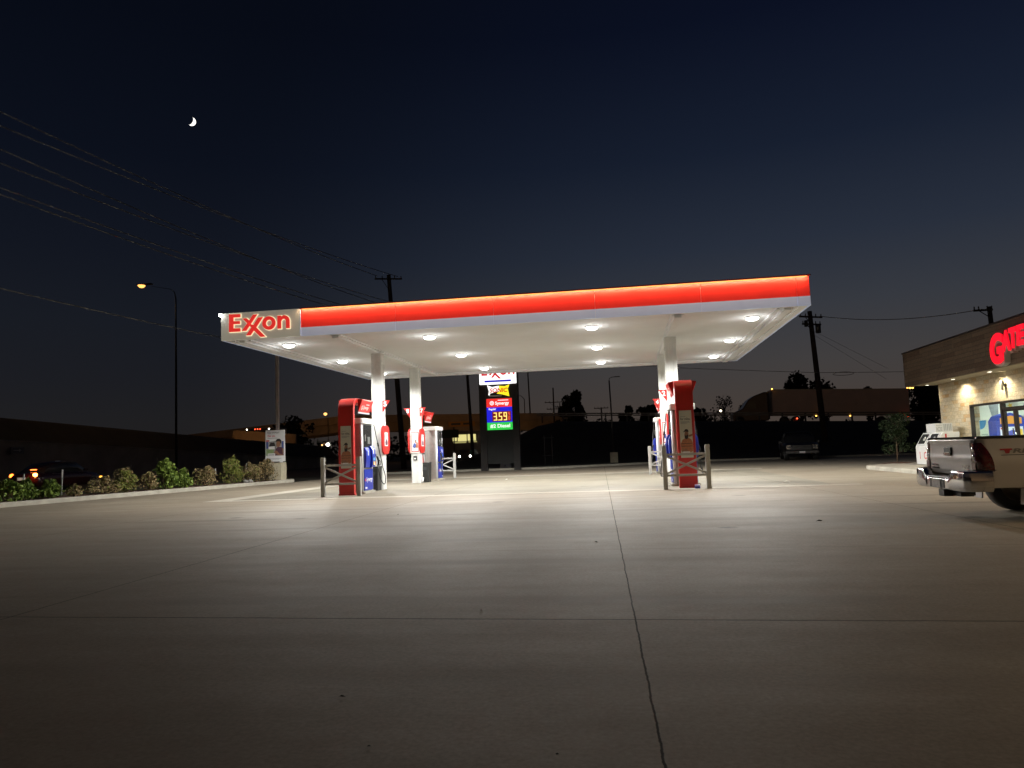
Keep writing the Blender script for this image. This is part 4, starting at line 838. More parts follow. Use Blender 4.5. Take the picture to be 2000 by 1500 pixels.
# embankment on the right with a guard rail on top
def er(x): return 3.5 - .039 * x
def emb(u, v):
    x = -16 + u * 120; left = min(1, max(0, (x + 16) / 9.)) ** 1.2
    y = 52.5 + v * 60; h = min(1, max(0, (y - 53) / 17.)); h = h * h * (3 - 2 * h)
    return (x, y, -.03 + (er(x) + .03) * h * left)
b = MB(); b.grid(emb, 60, 40); tag(b.build('embankment', mat('dark_grass_slope', (.03, .029, .018), .95, noise=(.8, .5), bump=(6, .4))), kind='structure')
gr = thing('guard_rail', 'long pale guard rail along the top of the dark bank on the right', 'guard rail', (15, 70.5, 3))
b = MB()
for z0, z1 in ((.55, .66), (.72, .84)):
    b.add([(-8, 70.5, er(-8) + z0), (60, 70.5, er(60) + z0), (60, 70.56, er(60) + z0), (-8, 70.56, er(-8) + z0), (-8, 70.5, er(-8) + z1), (60, 70.5, er(60) + z1), (60, 70.56, er(60) + z1), (-8, 70.56, er(-8) + z1)], [(3, 2, 1, 0), (4, 5, 6, 7), (0, 1, 5, 4), (1, 2, 6, 5), (2, 3, 7, 6), (3, 0, 4, 7)])
b.build('rail', mat('galvanised_rail', (.22, .21, .2), .5, .4, noise=(2, .2)), gr)
for k in range(34):
    x = -7.5 + 2 * k; b = MB(); b.box((x - .07, 70.57, er(x) - .1), (x + .07, 70.7, er(x) + .8)); b.build('post', dark_steel, gr)
# ------------------------------------------------------------------ semi-trailer truck on the bank
red_dark = mat('maroon_paint', (.05, .012, .012), .3, coat=.5, noise=(2, .2)); trail_m = mat('trailer_white', (.74, .58, .48), .5, noise=(.8, .15))
amber = glow('amber_marker', (1, .45, .08), 6); redl2 = glow('red_marker', (1, .08, .03), 5); whl = glow('white_headlight', (1, .95, .85), 12)
tr = thing('semi_truck', 'semi truck with a long pale trailer passing on the bank behind the right pole', 'truck', (23, 86, 0))
ty = 84.7; zr = er(23)
b = MB(); b.add([(16.45, ty, er(16.45) + 1.15), (30.5, ty, er(30.5) + 1.15), (30.5, ty + 2.6, er(30.5) + 1.15), (16.45, ty + 2.6, er(16.45) + 1.15), (16.45, ty, er(16.45) + 3.98), (30.5, ty, er(30.5) + 3.98), (30.5, ty + 2.6, er(30.5) + 3.98), (16.45, ty + 2.6, er(16.45) + 3.98)], [(3, 2, 1, 0), (4, 5, 6, 7), (0, 1, 5, 4), (1, 2, 6, 5), (2, 3, 7, 6), (3, 0, 4, 7)]); tb = b.build('trailer', trail_m, tr, bevel=.03)
b = MB()
for z in (1.12, 3.94): b.beam((16.4, ty - .01, er(16.4) + z), (30.55, ty - .01, er(30.55) + z), .04, .10)
b.build('trailer_rail', steel, tb)
b = MB(); b.poly([(12.2, .6), (12.2, 1.5), (13.0, 1.9), (13.25, 2.0), (13.9, 2.95), (14.6, 3.4), (15.6, 3.75), (16.0, 3.75), (16.0, .6)], (0, ty + .1, zr + .25), (1, 0, 0), (0, 0, 1), -2.4); b.build('cab', red_dark, tr, bevel=.08)
b = MB(); b.poly([(13.45, 2.1), (13.95, 2.75), (14.7, 2.75), (14.7, 1.95)], (0, ty + .09, zr + .25), (1, 0, 0), (0, 0, 1), .008); b.build('window', dark_glass, tr)
b = MB(); b.tube([(16.1, ty + .4, zr + 1.0), (16.1, ty + .4, zr + 4.0)], .08, 8); b.build('exhaust', dark_steel, tr)
def wheel(par, c, ax, r, w, rimr, rimm):
    b = MB(); h = w / 2; b.lathe([(rimr, -h), (r - .03, -h), (r, -h + .03), (r, h - .03), (r - .03, h), (rimr, h), (rimr - .01, h - .03)], c, ax, 32); ty_ = b.build('tyre', black_rubber, par)
    b = MB(); b.lathe([(rimr, h - .005), (rimr - .02, h - .02), (rimr - .03, h - .07), (rimr * .75, h - .075), (rimr * .5, h - .045), (rimr * .3, h - .03), (.04, h - .02), (0, h - .02)], c, ax, 32)
    b.lathe([(rimr, -h + .005), (rimr - .025, -h + .03), (rimr - .03, -.0), (0, .0)], c, ax, 32)
    b.build('rim', rimm, ty_); return ty_
for x in (12.9, 17.6, 18.8, 27.6, 28.9):
    wheel(tr, (x, ty + .18, er(x) + .52), (0, -1, 0), .52, .32, .3, dark_steel)
for x, z, m_ in ((20.9, 1.06, amber), (24.4, 1.06, amber), (16.47, 4.03, amber), (18.9, .78, redl2), (29.9, 1.06, redl2), (30.2, .95, redl2)):
    b = MB(); b.lathe([(0, -.08), (.07, -.05), (.07, .05), (0, .08)], (x, ty - .08, er(x) + z), (0, -1, 0), 10); b.build('marker_light', m_, tr)
for dx_ in (.15, .75, .95, 1.5):
    b = MB(); b.lathe([(0, -.06), (.08, -.03), (.08, .03), (0, .06)], (30.4 + dx_ * .4, ty + .1, er(30.5) + 4.02), (0, -1, 0), 10); b.build('marker_light', amber, tr)
# ------------------------------------------------------------------ utility poles and wires
def upole(base, top, r, label, arms=(), extra=None):
    t = thing('utility_pole', label, 'utility pole', base, 'wooden utility poles')
    bv = Vector(base); tv = Vector(top); d = tv - bv
    b = MB(); b.tube([bv - Vector((0, 0, .1)), bv + d * .5, tv], [r, r * .85, r * .7], 10); b.build('pole', bark_pole, t)
    for (f, hw, ang, off) in arms:
        c = bv + d * f + Vector((off, -.16, 0)); v = Vector((math.cos(ang), math.sin(ang), 0)) * hw
        b = MB(); b.beam(c - v, c + v, .10, .12); b.beam(c - v * .5, bv + d * (f - .06) + Vector((0, -.14, 0)), .04, .04); ca = b.build('crossarm', bark_pole, t)
        for s in (-.92, -.45, .45, .92):
            q = c + v * s; b = MB(); b.lathe([(.03, .06), (.05, .10), (.03, .16), (.05, .20), (.02, .26)], q, (0, 0, 1), 8); b.build('insulator', dark_steel, ca)
    return t
P1 = upole((-18.05, 60, 0), (-19.03, 60, 16.42), .24, 'tall dark utility pole rising above the canopy roof', [(.977, 1.15, .3, 0), (.83, .9, .3, 0)])
P2 = upole((-12.15, 60, 0), (-12.55, 60, 9.4), .15, 'leaning dark pole between the rear left pump and the price sign', [(.96, .6, .2, 0)])
P3 = upole((15.35, 60, .6), (14.88, 60, 11.15), .24, 'tall dark utility pole with a cluttered top at the right end of the canopy', [(.955, 1.1, .5, 0), (.90, .9, .5, 0)])
b = MB(); b.lathe([(.0, 0), (.2, .02), (.2, .7), (.0, .74)], (15.35, 59.7, 9.35), (0, 0, 1), 14); b.lathe([(.0, 0), (.14, .02), (.14, .5), (.0, .54)], (14.5, 59.75, 9.9), (0, 0, 1), 14); b.build('transformer', dark_steel, P3)
P4 = upole((23.35, 50, 0), (23.17, 50, 9.1), .19, 'utility pole top with one short arm above the store roof', [(.975, .55, 0, -.45)])
P5 = upole((-11.35, 126, 2), (-11.34, 126, 11.6), .16, 'small far utility pole left of the round dark tree', [(.74, 1.5, 0, 0), (.62, 1.2, 0, 0)])
P6 = upole((-3.3, 126, 3), (-3.32, 126, 7.9), .16, 'small far T-shaped pole right of the round dark tree', [(.97, 1.2, 0, 0)])
P7 = upole((-10.6, 131, 2), (-10.7, 131, 9.3), .12, 'smallest far pole beside the overpass end', [(.9, .9, 0, 0)])
def wire(name, pts, sag, r, label, group=None):
    path = []
    for i in range(len(pts) - 1):
        a = Vector(pts[i]); c = Vector(pts[i + 1])
        for k in range(25):
            s = k / 24; p = a.lerp(c, s); p.z -= sag * 4 * s * (1 - s); path.append(p)
    path = [p for i, p in enumerate(path) if i == 0 or (p - path[i - 1]).length > 1e-4]
    b = MB(); b.tube(path, r, 5, caps=False); o = b.build(name, wire_m); tag(o, label, 'cable', group); return o
WL = ['topmost of the six wires at upper left', 'second wire from the top at upper left', 'third of the six wires, thin and alone at upper left', 'fourth wire, brightest of the six at upper left', 'upper wire of the lowest close pair at upper left', 'lowest of the six wires, just under its twin']
NE = [(-23.5, 24.8, 15.0), (-23.6, 25.0, 14.5), (-23.1, 24.5, 13.3), (-23.0, 24.4, 12.7), (-22.7, 24.1, 11.6), (-22.6, 24.0, 11.3)]
FE = [(-19.9, 59.6, 16.3), (-18.2, 59.9, 16.2), (-19.8, 59.5, 13.9), (-18.3, 59.9, 13.85), (-18.7, 59.75, 12.6), (-18.65, 59.75, 12.2)]
for k in range(6):
    n = Vector(NE[k]) + Vector((0, 0, .95)); f = Vector(FE[k]); d = (n - f); end = n + d * .75
    e2 = Vector((end.x, end.y, end.z + .2))
    wire('power_line', [e2, f], 1.0, .029, WL[k], 'power lines at upper left')
wire('power_line', [(-23.6, 10, 8.1), (-18.6, 59.8, 8.6)], .65, .029, 'single low wire passing below the orange street lamp')
wire('telephone_line', [(-12.5, 59.85, 9.1), (15.1, 59.75, 6.3), (45, 60, 5.6)], .15, .02, 'dark wire from the canopy corner past the leaning pole to the store')
t = thing('cable_splice', 'small loop of spare cable on the wire right of the leaning pole', 'cable loop', (16.9, 59.8, 6.2)); b = MB(); b.tube([(16.2 + .75 * (1 - math.cos(k * math.pi / 12)) , 59.75, 6.13 + .13 * math.sin(k * math.pi / 12)) for k in range(25)], .02, 5); b.build('loop', wire_m, t)
wire('power_line', [(22.7, 49.9, 8.95), (15.6, 59.9, 10.7)], .45, .025, 'faint wire from the pole above the store to the leaning pole')
wire('guy_wire', [(14.95, 59.8, 9.6), (19.6, 58, 6.2)], 0, .010, 'thin upper stay wire slanting down from the leaning pole', 'stay wires')
wire('guy_wire', [(14.95, 59.75, 9.3), (19.3, 57.6, 5.4)], 0, .010, 'thin lower stay wire slanting down from the leaning pole', 'stay wires')
# ------------------------------------------------------------------ street lamps and small far lights
dull_black = mat('dull_dark_pole', (.02, .018, .016), .8, noise=(4, .3))
sod = glow('sodium_lamp', (1, .42, .10), 2.4)
sl = thing('street_lamp', 'tall thin street lamp glowing orange on a long arm at the left', 'street lamp', (-33.4, 52, 0))
b = MB(); b.tube([(-33.4, 52, -.1), (-33.45, 52, 8), (-33.5, 52, 13.7), (-33.62, 52, 14.25), (-33.95, 52, 14.5), (-35.6, 52, 14.85)], [.10, .08, .055, .035, .02, .012], 10); b.build('pole', dull_black, sl)
b = MB(); b.box((-36.75, 51.85, 14.98), (-35.5, 52.15, 15.07)); b.build('lamp_head', dull_black, sl, bevel=.02)
b = MB(); b.lathe([(.0, -.22), (.16, -.17), (.27, -.05), (.27, .0), (0, .01)], (-36.4, 52, 14.97), (0, 0, 1), 14); b.build('lamp_glass', sod, sl)
def point(name, loc, e, col, r=.1):
    lt = bpy.data.lights.new(name, 'POINT'); lt.energy = e; lt.color = col; lt.shadow_soft_size = r; o = bpy.data.objects.new(name, lt); COL.objects.link(o); o.location = loc
lt = bpy.data.lights.new('street_lamp', 'SPOT'); lt.energy = 420; lt.spot_size = R(160); lt.spot_blend = .3; lt.color = (1, .55, .25); lt.shadow_soft_size = .15; o = bpy.data.objects.new('street_lamp', lt); COL.objects.link(o); o.location = (-36.4, 52, 14.6)
def far_lamp(x, y, z, label, col, s, r=.16, h=None, power=0, group='small far street lights'):
    t = thing('far_street_light', label, 'street light', (x, y, 0), group)
    b = MB(); b.tube([(x + .3, y + .4, -.1), (x + .3, y + .4, z + .35), (x, y, z + .32)], [.07, .06, .04], 6); b.build('pole', dark_steel, t)
    b = MB(); b.lathe([(0, -r), (r * .8, -r * .5), (r, 0), (r * .7, r * .5), (0, r * .7)], (x, y, z), (0, 0, 1), 10); b.build('lamp', glow('far_lamp_light', col, s), t)
    if power: point('far_street_light', (x, y - .3, z - .25), power, col, .15)
far_lamp(-41.1, 100, 2.95, 'bright white far light left of the left front pump', (1, .97, .85), 22, .26, power=0)
far_lamp(-17.6, 100, 3.0, 'small white far light right of the rear left dispenser', (1, .95, .8), 14, .2)
far_lamp(-14.3, 100, 3.35, 'small warm far light right of the price sign', (1, .8, .5), 12, .2)
far_lamp(-30.5, 90, 1.6, 'tiny white far light between the left columns', (1, .95, .9), 9, .13)
far_lamp(14.4, 112, 5.9, 'warm white house light by the bare tree', (1, .85, .6), 9, .17)
far_lamp(-52.8, 127.5, 8.95, 'dim amber light on the overpass above the left arch', (1, .5, .15), 2.2, .34, power=0)
# sodium lamps of the road under the overpass, tinting its girders
for x, y, lb in ((-47, 112, 'orange street lamp before the overpass, behind the left pump'), (-21, 112, 'orange street lamp before the overpass, behind the price sign pillar')):
    far_lamp(x, y, 3.1, lb, (1, .5, .18), 1.2, .15, power=620)
point('far_street_light', (-44, 80, 5.0), 150, (1, .48, .16), .15)
t = thing('street_lamp', 'thin unlit highway lamp with a curved arm behind the price sign', 'street lamp', (-16.6, 131, 6))
b = MB(); b.tube([(-17.0, 131, 6), (-17.0, 131, 10.2), (-17.4, 131, 10.7), (-18.8, 131, 11.5)], [.1, .08, .06, .05], 6); b.build('pole', dark_steel, t)
t = thing('highway_pole', 'thin dark straight pole standing right of the price sign, on the overpass', 'pole', (-16, 131, 6)); b = MB(); b.tube([(-16.0, 131, 6), (-16.3, 131, 20)], [.14, .1], 8); b.build('pole', dark_steel, t)
ts = thing('traffic_light', 'green traffic light below the price sign', 'traffic light', (-15.7, 100, 0)); b = MB(); b.tube([(-15.3, 100.4, -.1), (-15.3, 100.4, 4.8)], .08, 6); b.build('pole', dark_steel, ts)
MB().box((-15.9, 100.0, 3.05), (-15.45, 100.3, 4.2)).build('housing', black_plastic, ts); b = MB(); b.lathe([(0, .22), (.14, .14), (.2, 0)], (-15.68, 99.99, 3.42), (0, -1, 0), 12); b.build('green_lens', glow('green_signal', (.05, 1, .55), 5), ts)
b = MB(); b.lathe([(0, .1), (.07, .07), (.1, 0)], (-15.9, 99.99, 4.6), (0, -1, 0), 10); b.build('amber_lens', glow('amber_signal', (1, .5, .05), 5), ts)
# lit shopfront far off
sh = thing('far_shop', 'small far shop with bright yellow lit windows, seen between rear pump and price sign', 'shop', (-21.4, 101, 0))
MB().box((-25, 101, -.1), (-18, 106, 4.1)).build('walls', wall_m, sh)
for a, c, z0, z1 in ((-23.3, -22.75, 2.75, 3.6), (-22.6, -21.35, 2.7, 3.62), (-21.2, -20.05, 2.75, 3.62), (-23.2, -21.4, 2.45, 2.64), (-21.1, -19.9, 2.5, 2.68)):
    MB().box((a, 100.95, z0), (c, 101.002, z1)).build('window', glow('shop_window_light', (.95, .85, .33), .85 if z0 > 2.6 else .35), sh)
rs = thing('street_sign', 'dark green street sign beside the far lit shop', 'road sign', (-22.8, 90, 0)); b = MB(); b.tube([(-20.6, 90, -.1), (-20.6, 90, 4.3)], .07, 6); b.build('pole', dark_steel, rs); MB().box((-22.9, 89.93, 3.0), (-20.0, 89.99, 4.0)).build('plate', mat('green_sign', (.02, .05, .035), .5), rs)
# cars far off with head lights
def far_car(x, y, label, lights, rz=0):
    t = thing('far_car', label, 'car', (x, y, 0), 'small far cars')
    b = MB(); b.poly([(-.95, .3), (-.95, .95), (-.75, 1.0), (-.6, 1.45), (.6, 1.45), (.75, 1.0), (.95, .95), (.95, .3)], (x, y, 0), (1, 0, 0), (0, 0, 1), -4); b.build('body', black_plastic, t, bevel=.08)
    b = MB(); b.poly([(-.62, 1.02), (-.52, 1.38), (.52, 1.38), (.62, 1.02)], (x, y - .006, 0), (1, 0, 0), (0, 0, 1), -.004); b.build('windscreen', dark_glass, t)
    for s in (-.62, .62):
        b = MB(); b.lathe([(0, .1), (.08, .06), (.12, 0)], (x + s, y - .0, .72), (0, -1, 0), 10); b.build('headlight', lights, t)
        b = MB(); b.tube([(x + s * 1.2, y + .8, .32), (x + s * 1.45, y + .8, .32)], .32, 14); b.tube([(x + s * 1.2, y + 3.2, .32), (x + s * 1.45, y + 3.2, .32)], .32, 14); b.build('wheel', black_rubber, t)
far_car(-17.6, 82, 'far car with white head lights facing us, right of the rear left dispenser', whl)
# small lights on the ramp at far left: vehicle lamps
rv = thing('far_van', 'far vehicle on the ramp showing a row of small red and white lamps', 'van', (-44, 90, 3.5))
MB().box((-47.6, 89, 3.6), (-42.8, 90.8, 5.1)).build('body', black_plastic, rv, bevel=.1)
for x, m_ in ((-47.4, whl), (-46.3, redl2), (-45.95, redl2), (-45.6, redl2), (-44.4, whl)):
    b = MB(); b.lathe([(0, .06), (.05, .04), (.08, 0)], (x, 88.98, 5.03), (0, -1, 0), 8); b.build('marker_light', m_, rv)
# ------------------------------------------------------------------ moon: a clear ball with the sunlit crescent painted on as glow
moon_m = bpy.data.materials.new('moon_crescent_glow'); moon_m.use_nodes = True; t_ = moon_m.node_tree; t_.nodes.remove(t_.nodes['Principled BSDF'])
tp = t_.nodes.new('ShaderNodeBsdfTransparent'); ads = t_.nodes.new('ShaderNodeAddShader'); em_ = t_.nodes.new('ShaderNodeEmission'); gm_ = t_.nodes.new('ShaderNodeNewGeometry'); dt_ = t_.nodes.new('ShaderNodeVectorMath'); dt_.operation = 'DOT_PRODUCT'; dt_.inputs[1].default_value = sd
mp_ = t_.nodes.new('ShaderNodeMapRange'); mp_.inputs[1].default_value = -.30; mp_.inputs[2].default_value = -.10; mp_.inputs[4].default_value = 2.2; em_.inputs[0].default_value = (1, .97, .9, 1); inv_ = t_.nodes.new('ShaderNodeMath'); inv_.operation = 'SUBTRACT'; inv_.inputs[0].default_value = 1; ml_ = t_.nodes.new('ShaderNodeMath'); ml_.operation = 'MULTIPLY'
t_.links.new(gm_.outputs['Normal'], dt_.inputs[0]); t_.links.new(dt_.outputs['Value'], mp_.inputs[0]); t_.links.new(gm_.outputs['Backfacing'], inv_.inputs[1]); t_.links.new(inv_.outputs[0], ml_.inputs[0]); t_.links.new(mp_.outputs[0], ml_.inputs[1]); t_.links.new(ml_.outputs[0], em_.inputs[1])
t_.links.new(em_.outputs[0], ads.inputs[0]); t_.links.new(tp.outputs[0], ads.inputs[1]); t_.links.new(ads.outputs[0], t_.nodes['Material Output'].inputs[0])   # crescent glow set by the sun direction, the rest left clear
mo = MB(); mo.lathe([(12 * math.sin(k * math.pi / 24), -12 * math.cos(k * math.pi / 24)) for k in range(25)], (-.5225 * 2300, .8425 * 2300, 1.0085 * 1010 - 26), (0, 0, 1), 40)
moon = mo.build('moon', moon_m); tag(moon, 'bright crescent moon in the dark sky above the wires', 'moon', kind='thing')
# ------------------------------------------------------------------ trees
def tree(x, y, z, h, w, label, m_, n, size, clumps=14, trunk=.3, seed=1, group=None, low=.3, cat='tree', spiky=False):
    rng = random.Random(seed); t = thing('tree', label, cat, (x, y, z), group); cl = []
    b = MB(); b.tube([(x, y, z - .3), (x + w * .02, y, z + h * .35), (x, y, z + h * .7)], [trunk, trunk * .7, trunk * .3], 8)
    for k in range(clumps):
        a = rng.uniform(0, 6.28); f = rng.uniform(low, .95); env = math.sin(min(1, (1 - f) / (1 - low) * .8 + .2) * math.pi * .62)
        rr = rng.uniform(.25, .95) * w * .42 * env; c = (x + math.cos(a) * rr, y + math.sin(a) * rr, z + h * f)
        s = rng.uniform(.12, .22); cl.append((c, (w * s, w * s, h * s * (.8 if not spiky else 1.1))))
        b.tube([(x, y, z + h * max(.15, f - .25)), ((x + c[0]) / 2, (y + c[1]) / 2, z + h * (f - .08)), c], [trunk * .35, trunk * .2, trunk * .06], 5)
    b.build('trunk', bark_pole, t)
    leaves(rng, cl, n, size).build('crown', m_, t, recalc=False); return t
GT = 'dark trees on the skyline'
tree(-7.9, 120, 2.6, 7.3, 4.6, 'round dark tree standing alone on the skyline between the pumps', leaf_night, 2600, .55, 18, .3, 11, GT, .2)
tree(.9, 122, 3, 4.6, 3.6, 'low dark tree left of the right columns', leaf_night, 900, .5, 12, .2, 12, GT, .15)
tree(4.4, 122, 3, 5.0, 5.4, 'wide dark tree directly left of the right columns', leaf_night, 1100, .5, 14, .2, 13, GT, .15)
tree(11.4, 118, 3, 4.2, 4.6, 'low dark tree right of the right arch', leaf_night, 900, .5, 12, .2, 14, GT, .15)
tree(15.4, 116, 2.7, 5.4, 4.2, 'bare twiggy tree right of the right arch', leaf_night, 420, .32, 26, .2, 15, GT, .3)
tree(18.6, 118, 2.5, 4.6, 3.2, 'dark tree just left of the truck cab', leaf_night, 600, .5, 10, .2, 16, GT, .15)
tree(24.0, 105, 2.5, 6.9, 5.2, 'spiky tree rising above the front of the trailer, left one', leaf_night, 1300, .55, 16, .3, 17, GT, .3, spiky=True)
tree(27.2, 105, 2.4, 6.8, 4.8, 'spiky tree rising above the front of the trailer, right one', leaf_night, 1200, .55, 16, .3, 18, GT, .3, spiky=True)
tree(33.0, 106, 2.2, 5.5, 2.6, 'small dark tree over the middle of the trailer', leaf_night, 500, .45, 9, .2, 19, GT, .3)
tree(36.6, 106, 2.1, 5.7, 4.6, 'wide dark tree over the rear of the trailer', leaf_night, 900, .45, 14, .2, 20, GT, .3)
tree(41.2, 108, 2.0, 6.0, 5.5, 'dark tree over the rear end of the trailer', leaf_night, 1000, .45, 14, .2, 21, GT, .3)
for i, (x, h) in enumerate(((33.5, 6.2), (37.0, 6.6), (40.5, 6.0))): tree(x, 88 + i, 2.0, h, 5.2, ('dark bushy tree behind the trailer end, left of three', 'dark bushy tree behind the store corner, middle of three', 'dark bushy tree behind the store corner, right of three')[i], leaf_night, 2600, .5, 22, .25, 30 + i, GT, .05)
tree(-46, 100, .5, 6.3, 9, 'dim low tree crown behind the orange ramp barrier', leaf_night, 900, .6, 14, .25, 41, GT, .3)
b = MB(); rng = random.Random(3)
for k in range(30):
    x = -14 + k * 2.3; w = rng.uniform(1.2, 2.2); z = er(max(-8, x)) - .1
fw_ = leaves(rng, [((-10 + 2.2 * k, 126 + rng.uniform(-2, 2), er(-10 + 2.2 * k) + rng.uniform(.2, 1.3)), (2.0, 1.5, rng.uniform(.8, 1.6))) for k in range(36)], 5200, .5).build('far_undergrowth', leaf_night, recalc=False); tag(fw_, kind='stuff')
# sapling on the end island
rng = random.Random(77); t = thing('young_tree', 'slim young tree on the pavement end beside the white ice chest', 'tree', (10.62, 31.2, .12))
b = MB(); b.tube([(10.62, 31.2, .1), (10.64, 31.2, .8), (10.60, 31.2, 1.7)], [.028, .024, .01], 7)
cl = []
for k in range(26):
    a = rng.uniform(0, 6.28); f = rng.uniform(0, 1); rr = (.66 * math.sin(min(1, f * 1.5 + .35) * math.pi * .75)) * rng.uniform(.3, 1); z = .60 + f * 1.36
    c = (10.62 + math.cos(a) * rr, 31.2 + math.sin(a) * rr, z); cl.append((c, (.22, .22, .20))); b.tube([(10.62, 31.2, max(.5, z - .3)), c], [.010, .004], 5)
b.build('trunk', twig_m, t); leaves(rng, cl, 3400, .06).build('crown', leaf_sap, t, recalc=False)
MBm = MB(); MBm.lathe([(.0, .05), (.35, .03), (.6, 0)], (10.62, 31.2, .131), (0, 0, 1), 20); tag(MBm.build('mulch', mulch_m), kind='stuff')

b = leaves(random.Random(5), [((-120 + 3.2 * k, 158 + (k * 7 % 5), 2.0 + (k * 5 % 3) * .5), (3, 3, 2.6)) for k in range(36)], 3600, .9); tag(b.build('far_wood', leaf_night, recalc=False), kind='stuff')
# ------------------------------------------------------------------ dark car on the road at left
def loft(stations, sm=True):
    """stations: (x, [(y, z) ... one side from bottom to top centre])"""
    b = MB(); n = len(stations[0][1]); vs = []
    for x, ring_ in stations:
        vs += [(x, -y, z) for y, z in ring_] + [(x, y, z) for y, z in reversed(ring_)]
    k = 2 * n; fs = [(i * k + j, i * k + (j + 1) % k, (i + 1) * k + (j + 1) % k, (i + 1) * k + j) for i in range(len(stations) - 1) for j in range(k)]
    fs += [tuple(range(k)), tuple((len(stations) - 1) * k + j for j in reversed(range(k)))]
    return b.add(vs, fs, 0, sm)
car = thing('sedan', 'dark red car with its tail lights on, driving past behind the hedge', 'car', (0, 0, 0))
car_paint = mat('dark_red_paint', (.035, .006, .006), .22, coat=.8, noise=(2, .2))
def st_(x, hw, zb, zm, zt, hwt): return (x, [(hw * .8, zb), (hw * .97, zb + .08), (hw, (zb + zm) / 2), (hw * .96, zm), (hwt, zt - .03 if zt > zm + .1 else zt), (hwt * .55, zt)])
body = loft([st_(-2.3, .74, .42, .72, .80, .62), st_(-2.22, .84, .30, .82, .93, .70), st_(-1.9, .90, .24, .86, .97, .70), st_(-1.5, .91, .22, .88, .97, .72), st_(-.5, .91, .20, .90, .95, .74), st_(.6, .91, .20, .90, .95, .74), st_(1.1, .90, .20, .87, .93, .74), st_(1.8, .88, .22, .78, .82, .66), st_(2.2, .80, .26, .64, .68, .55), st_(2.33, .66, .34, .54, .58, .45)]).build('body', car_paint, car, sub=1)
cab_ = loft([(-1.75, [(.70, .93), (.66, .96), (.3, .97)]), (-1.15, [(.74, .92), (.60, 1.32), (.3, 1.36)]), (-.2, [(.76, .92), (.60, 1.42), (.3, 1.45)]), (.5, [(.76, .90), (.58, 1.38), (.3, 1.41)]), (1.25, [(.72, .88), (.66, .93), (.3, .95)])]).build('cabin_glass', dark_glass, car)
b = loft([(-1.12, [(.605, 1.31), (.58, 1.345), (.3, 1.372)]), (-.2, [(.612, 1.41), (.58, 1.437), (.3, 1.462)]), (.48, [(.595, 1.375), (.56, 1.40), (.3, 1.425)])]); b.build('roof', car_paint, car)
tail = glow('tail_light', (1, .16, .02), 7); tail_hot = glow('tail_light_hot', (1, .42, .06), 16)
for s, m_ in ((1, tail), (-1, tail_hot)):
    b = MB(); b.lathe([(.0, .03), (.07, .025), (.12, .0), (.12, -.06)], (-2.24, s * .62, .80), (-1, 0, 0), 12); b.build('tail_light', m_, car)
MB().box((-1.62, -.16, 1.06), (-1.58, .16, 1.10)).build('brake_light', glow('brake_light', (1, .12, .02), 8), car)
MB().box((-2.335, -.22, .60), (-2.31, .22, .73)).build('number_plate', mat('number_plate', (.5, .48, .45), .4, emit=(.8, .75, .6), es=.25), car)
MB().box((1.95, -.86, .55), (2.1, -.80, .62)).build('side_marker', glow('side_marker', (1, .4, .05), 5), car)
for s in (-1, 1):
    MB().box((.72, s * .88 - .08, .93), (.92, s * .88 + .12 * s if s > 0 else s * .88 + .08, 1.05)).build('mirror', car_paint, car, bevel=.03)
    b = MB(); b.beam((-1.5, s * .925, .86), (1.0, s * .925, .86), .012, .02); b.build('side_trim', chrome, car)
    for x in (-1.45, 1.4): wheel(car, (x, s * .80, .32), (0, s, 0), .32, .20, .21, steel)
MB().box((-.15, -.06, 1.46), (.05, .06, 1.50)).build('roof_antenna', letter_white, car)
car.location = (-28.3, 34.0, -.03); car.rotation_euler = (0, 0, R(90))
lt = bpy.data.lights.new('tail_light', 'POINT'); lt.energy = 14; lt.color = (1, .22, .04); lt.shadow_soft_size = .08; o = bpy.data.objects.new('tail_light', lt); COL.objects.link(o); o.location = (-27.65, 31.5, .8)
